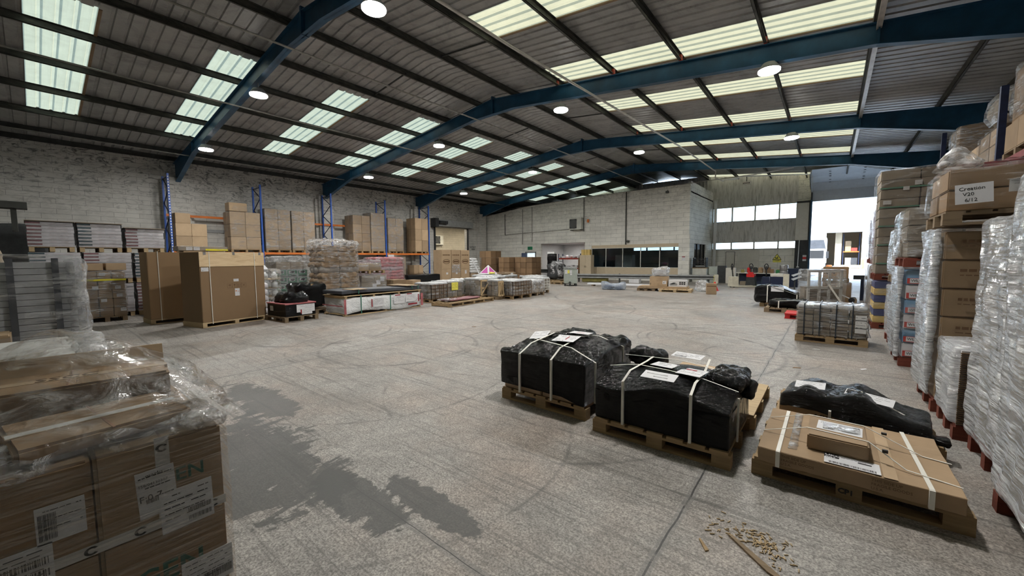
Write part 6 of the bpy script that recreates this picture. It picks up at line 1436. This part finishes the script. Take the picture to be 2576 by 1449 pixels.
# printed parcel tape
m = MB(); 
m.box(.555,.5565,-.53,.53,.605,.64,0); m.box(.555,.5565,.33,.37,.64,.94,0)
def ring(y, z, s):
    for q in range(10):
        a0 = .6+q*.5; a1 = a0+.5
        m.poly([(.558,y+s*cos(a0),z+s*.8*sin(a0)),(.558,y+s*cos(a1),z+s*.8*sin(a1)),(.558,y+s*.5*cos(a1),z+s*.45*sin(a1)),(.558,y+s*.5*cos(a0),z+s*.45*sin(a0))],1)
for y in (-.45,-.33,-.2,-.08,.04,.16,.28,.40,.49): ring(y,.622,.018)
ring(.35,.9,.018); m.build('printed_tape', [M['paperw'],M['ink']], t)
film(t,-.57,.572,-.55,.55,-.05,.95,'film_front',.02,.06,.004,4.,2)
film(t,.3,.575,-.5,.545,.925,.975,'film_crumple',.02,.03,.02,14.,5,name='crumpled_edge')
for (x,y,z,w,d,h,a,lb,fl) in ((-2.10,.13,1.092,.36,.44,.05,.12,'low opened carton with pale tape on the top of the nearest stack',0),(-2.52,.08,1.092,.34,.62,.13,-.1,'larger printed carton at the back of the nearest stack top',1),(-2.14,-.38,1.092,.4,.42,.07,-.15,'opened carton at the left of the nearest stack top',0)):
    c = thing('carton', lb, 'carton', (x,y,z), a); cc = carton(c,0,0,0,w,d,h,'ct4',0,True)
    if fl: MB().extrude([(-w/2,h),(-w/2+.012,h),(-w/2-.02,h+.07),(-w/2-.03,h+.07)],'y',-d/2,d/2).build('flap', M['ct2'], c)
    if fl: text('SSCC', c, (.02,-.1,h+.003), (0,1,0), (0,0,1), .08, M['brownink'])
    else: MB().box(-.02,.02,-d/2,d/2,h,h+.002).build('tape', M['paperw'], c)
t2 = thing('loose_film_hood', 'loose clear film draped over the top of the nearest carton stack', 'plastic film', (-2.4,-.05,1.1))
def drape(p): return Vector((p.x,p.y,p.z*(.16+.95*math.exp(-((p.x+.1)/.36)**2-((p.y-.12)/.36)**2))))
MB().rbox((-.57,-.55,0),(.575,.545,.29),.06,.035,.03,6.,4,drape,bottom=False).build('film', M['film_hood'], t2, True)

# white-lidded crate and the tall rack of trays behind it
t = thing('foam_lidded_crate', 'brown crate with a thick white foam lid and a grey strap, behind the nearest stack', 'crate', (-4.55,-.45,0))
MB().box(-.5,.42,-.85,.62,.15,.93).build('crate_body', M['ct'], t); MB().rbox((-.52,-.88,.9),(.45,.66,1.08),.03,.1,.004,3.,1).build('foam_lid', M['foam'], t, True)
straps(t,[[(.47,.22,.15),(.47,.22,1.09),(-.52,.1,1.09)]],.02,'gstrap'); MB().box(.452,.455,.52,.56,.92,1.06).build('tan_tape', M['ct2'], t)
film(t,-.56,.5,-.9,.74,.15,1.12,'film_clear',.06,.08,.03,5.,3); MB().rbox((-.4,.62,.4),(.5,.78,1.12),.06,.05,.05,8.,7).build('crumpled_corner', M['film_crumple'], t, True)
pallet(-4.6,-.5,0,1.1,1.5,'the white-lidded crate','palletwood')
t = thing('tray_tower', 'tall film-wrapped tower of grey trays with dark posts at the left edge', 'tray stack', (-6.3,-.45,.15))
pallet(-6.3,-.45,0,1.2,1.5,'the tower of grey trays','palletwood')
pr = None
for k in range(27):
    if pr is None: pr = MB().box(-.55,.55,-.72,.72,0,.054).box(.55,.5505,-.7,.7,.0,.001,1).build('tray', [M['traygrey'],M['ink']], t)
    else: same(pr, t, (0,0,.058*k))
MB().box(.56,.57,-.7,.7,.75,.8).build('cross_band', M['dark'], t)
for y in (-.62,-.28,.02,.33,.6): MB().box(.56,.58,y-.022,y+.022,0,1.6).build('dark_post', M['slate'], t)
film(t,-.6,.61,-.76,.78,.0,1.63,'film_clear',.06,.1,.02,4.,6); m = MB().rbox((.2,.66,0),(.62,.80,1.6),.05,.05,.025,6.,3).build('crumpled_corner', M['film_crumple'], t, True)
t = thing('carton', 'single brown carton wedged before the tower of grey trays', 'carton', (-5.45,-.35,0)); carton(t,0,0,.0,.36,.32,.55,'ct2'); t.location = (-5.45,-.3,.56); 
t3 = thing('wooden_stand', 'dark wooden stand under the carton before the grey trays', 'stand', (-5.42,-.3,0)); MB().box(-.17,.17,-.2,.2,.4,.56).box(-.15,-.05,-.15,-.05,0,.4).box(.05,.15,.05,.15,0,.4).build('stand', M['palletold'], t3)
# wall-side blurred uprights at the far left edge
t = thing('fleecy_bundle', 'furry grey bundle hanging at the far left edge beside a dark bracket', 'bundle', (-10.2,-.42,0)); MB().rbox((-.2,-.2,0),(.2,.14,2.9),.1,.12,.05,5.,3).build('fleece', M['ctgrey'], t, True); MB().box(.05,.35,.1,.45,2.55,2.65).box(.05,.3,.28,.34,2.2,2.6).build('bracket', M['steel'], t)
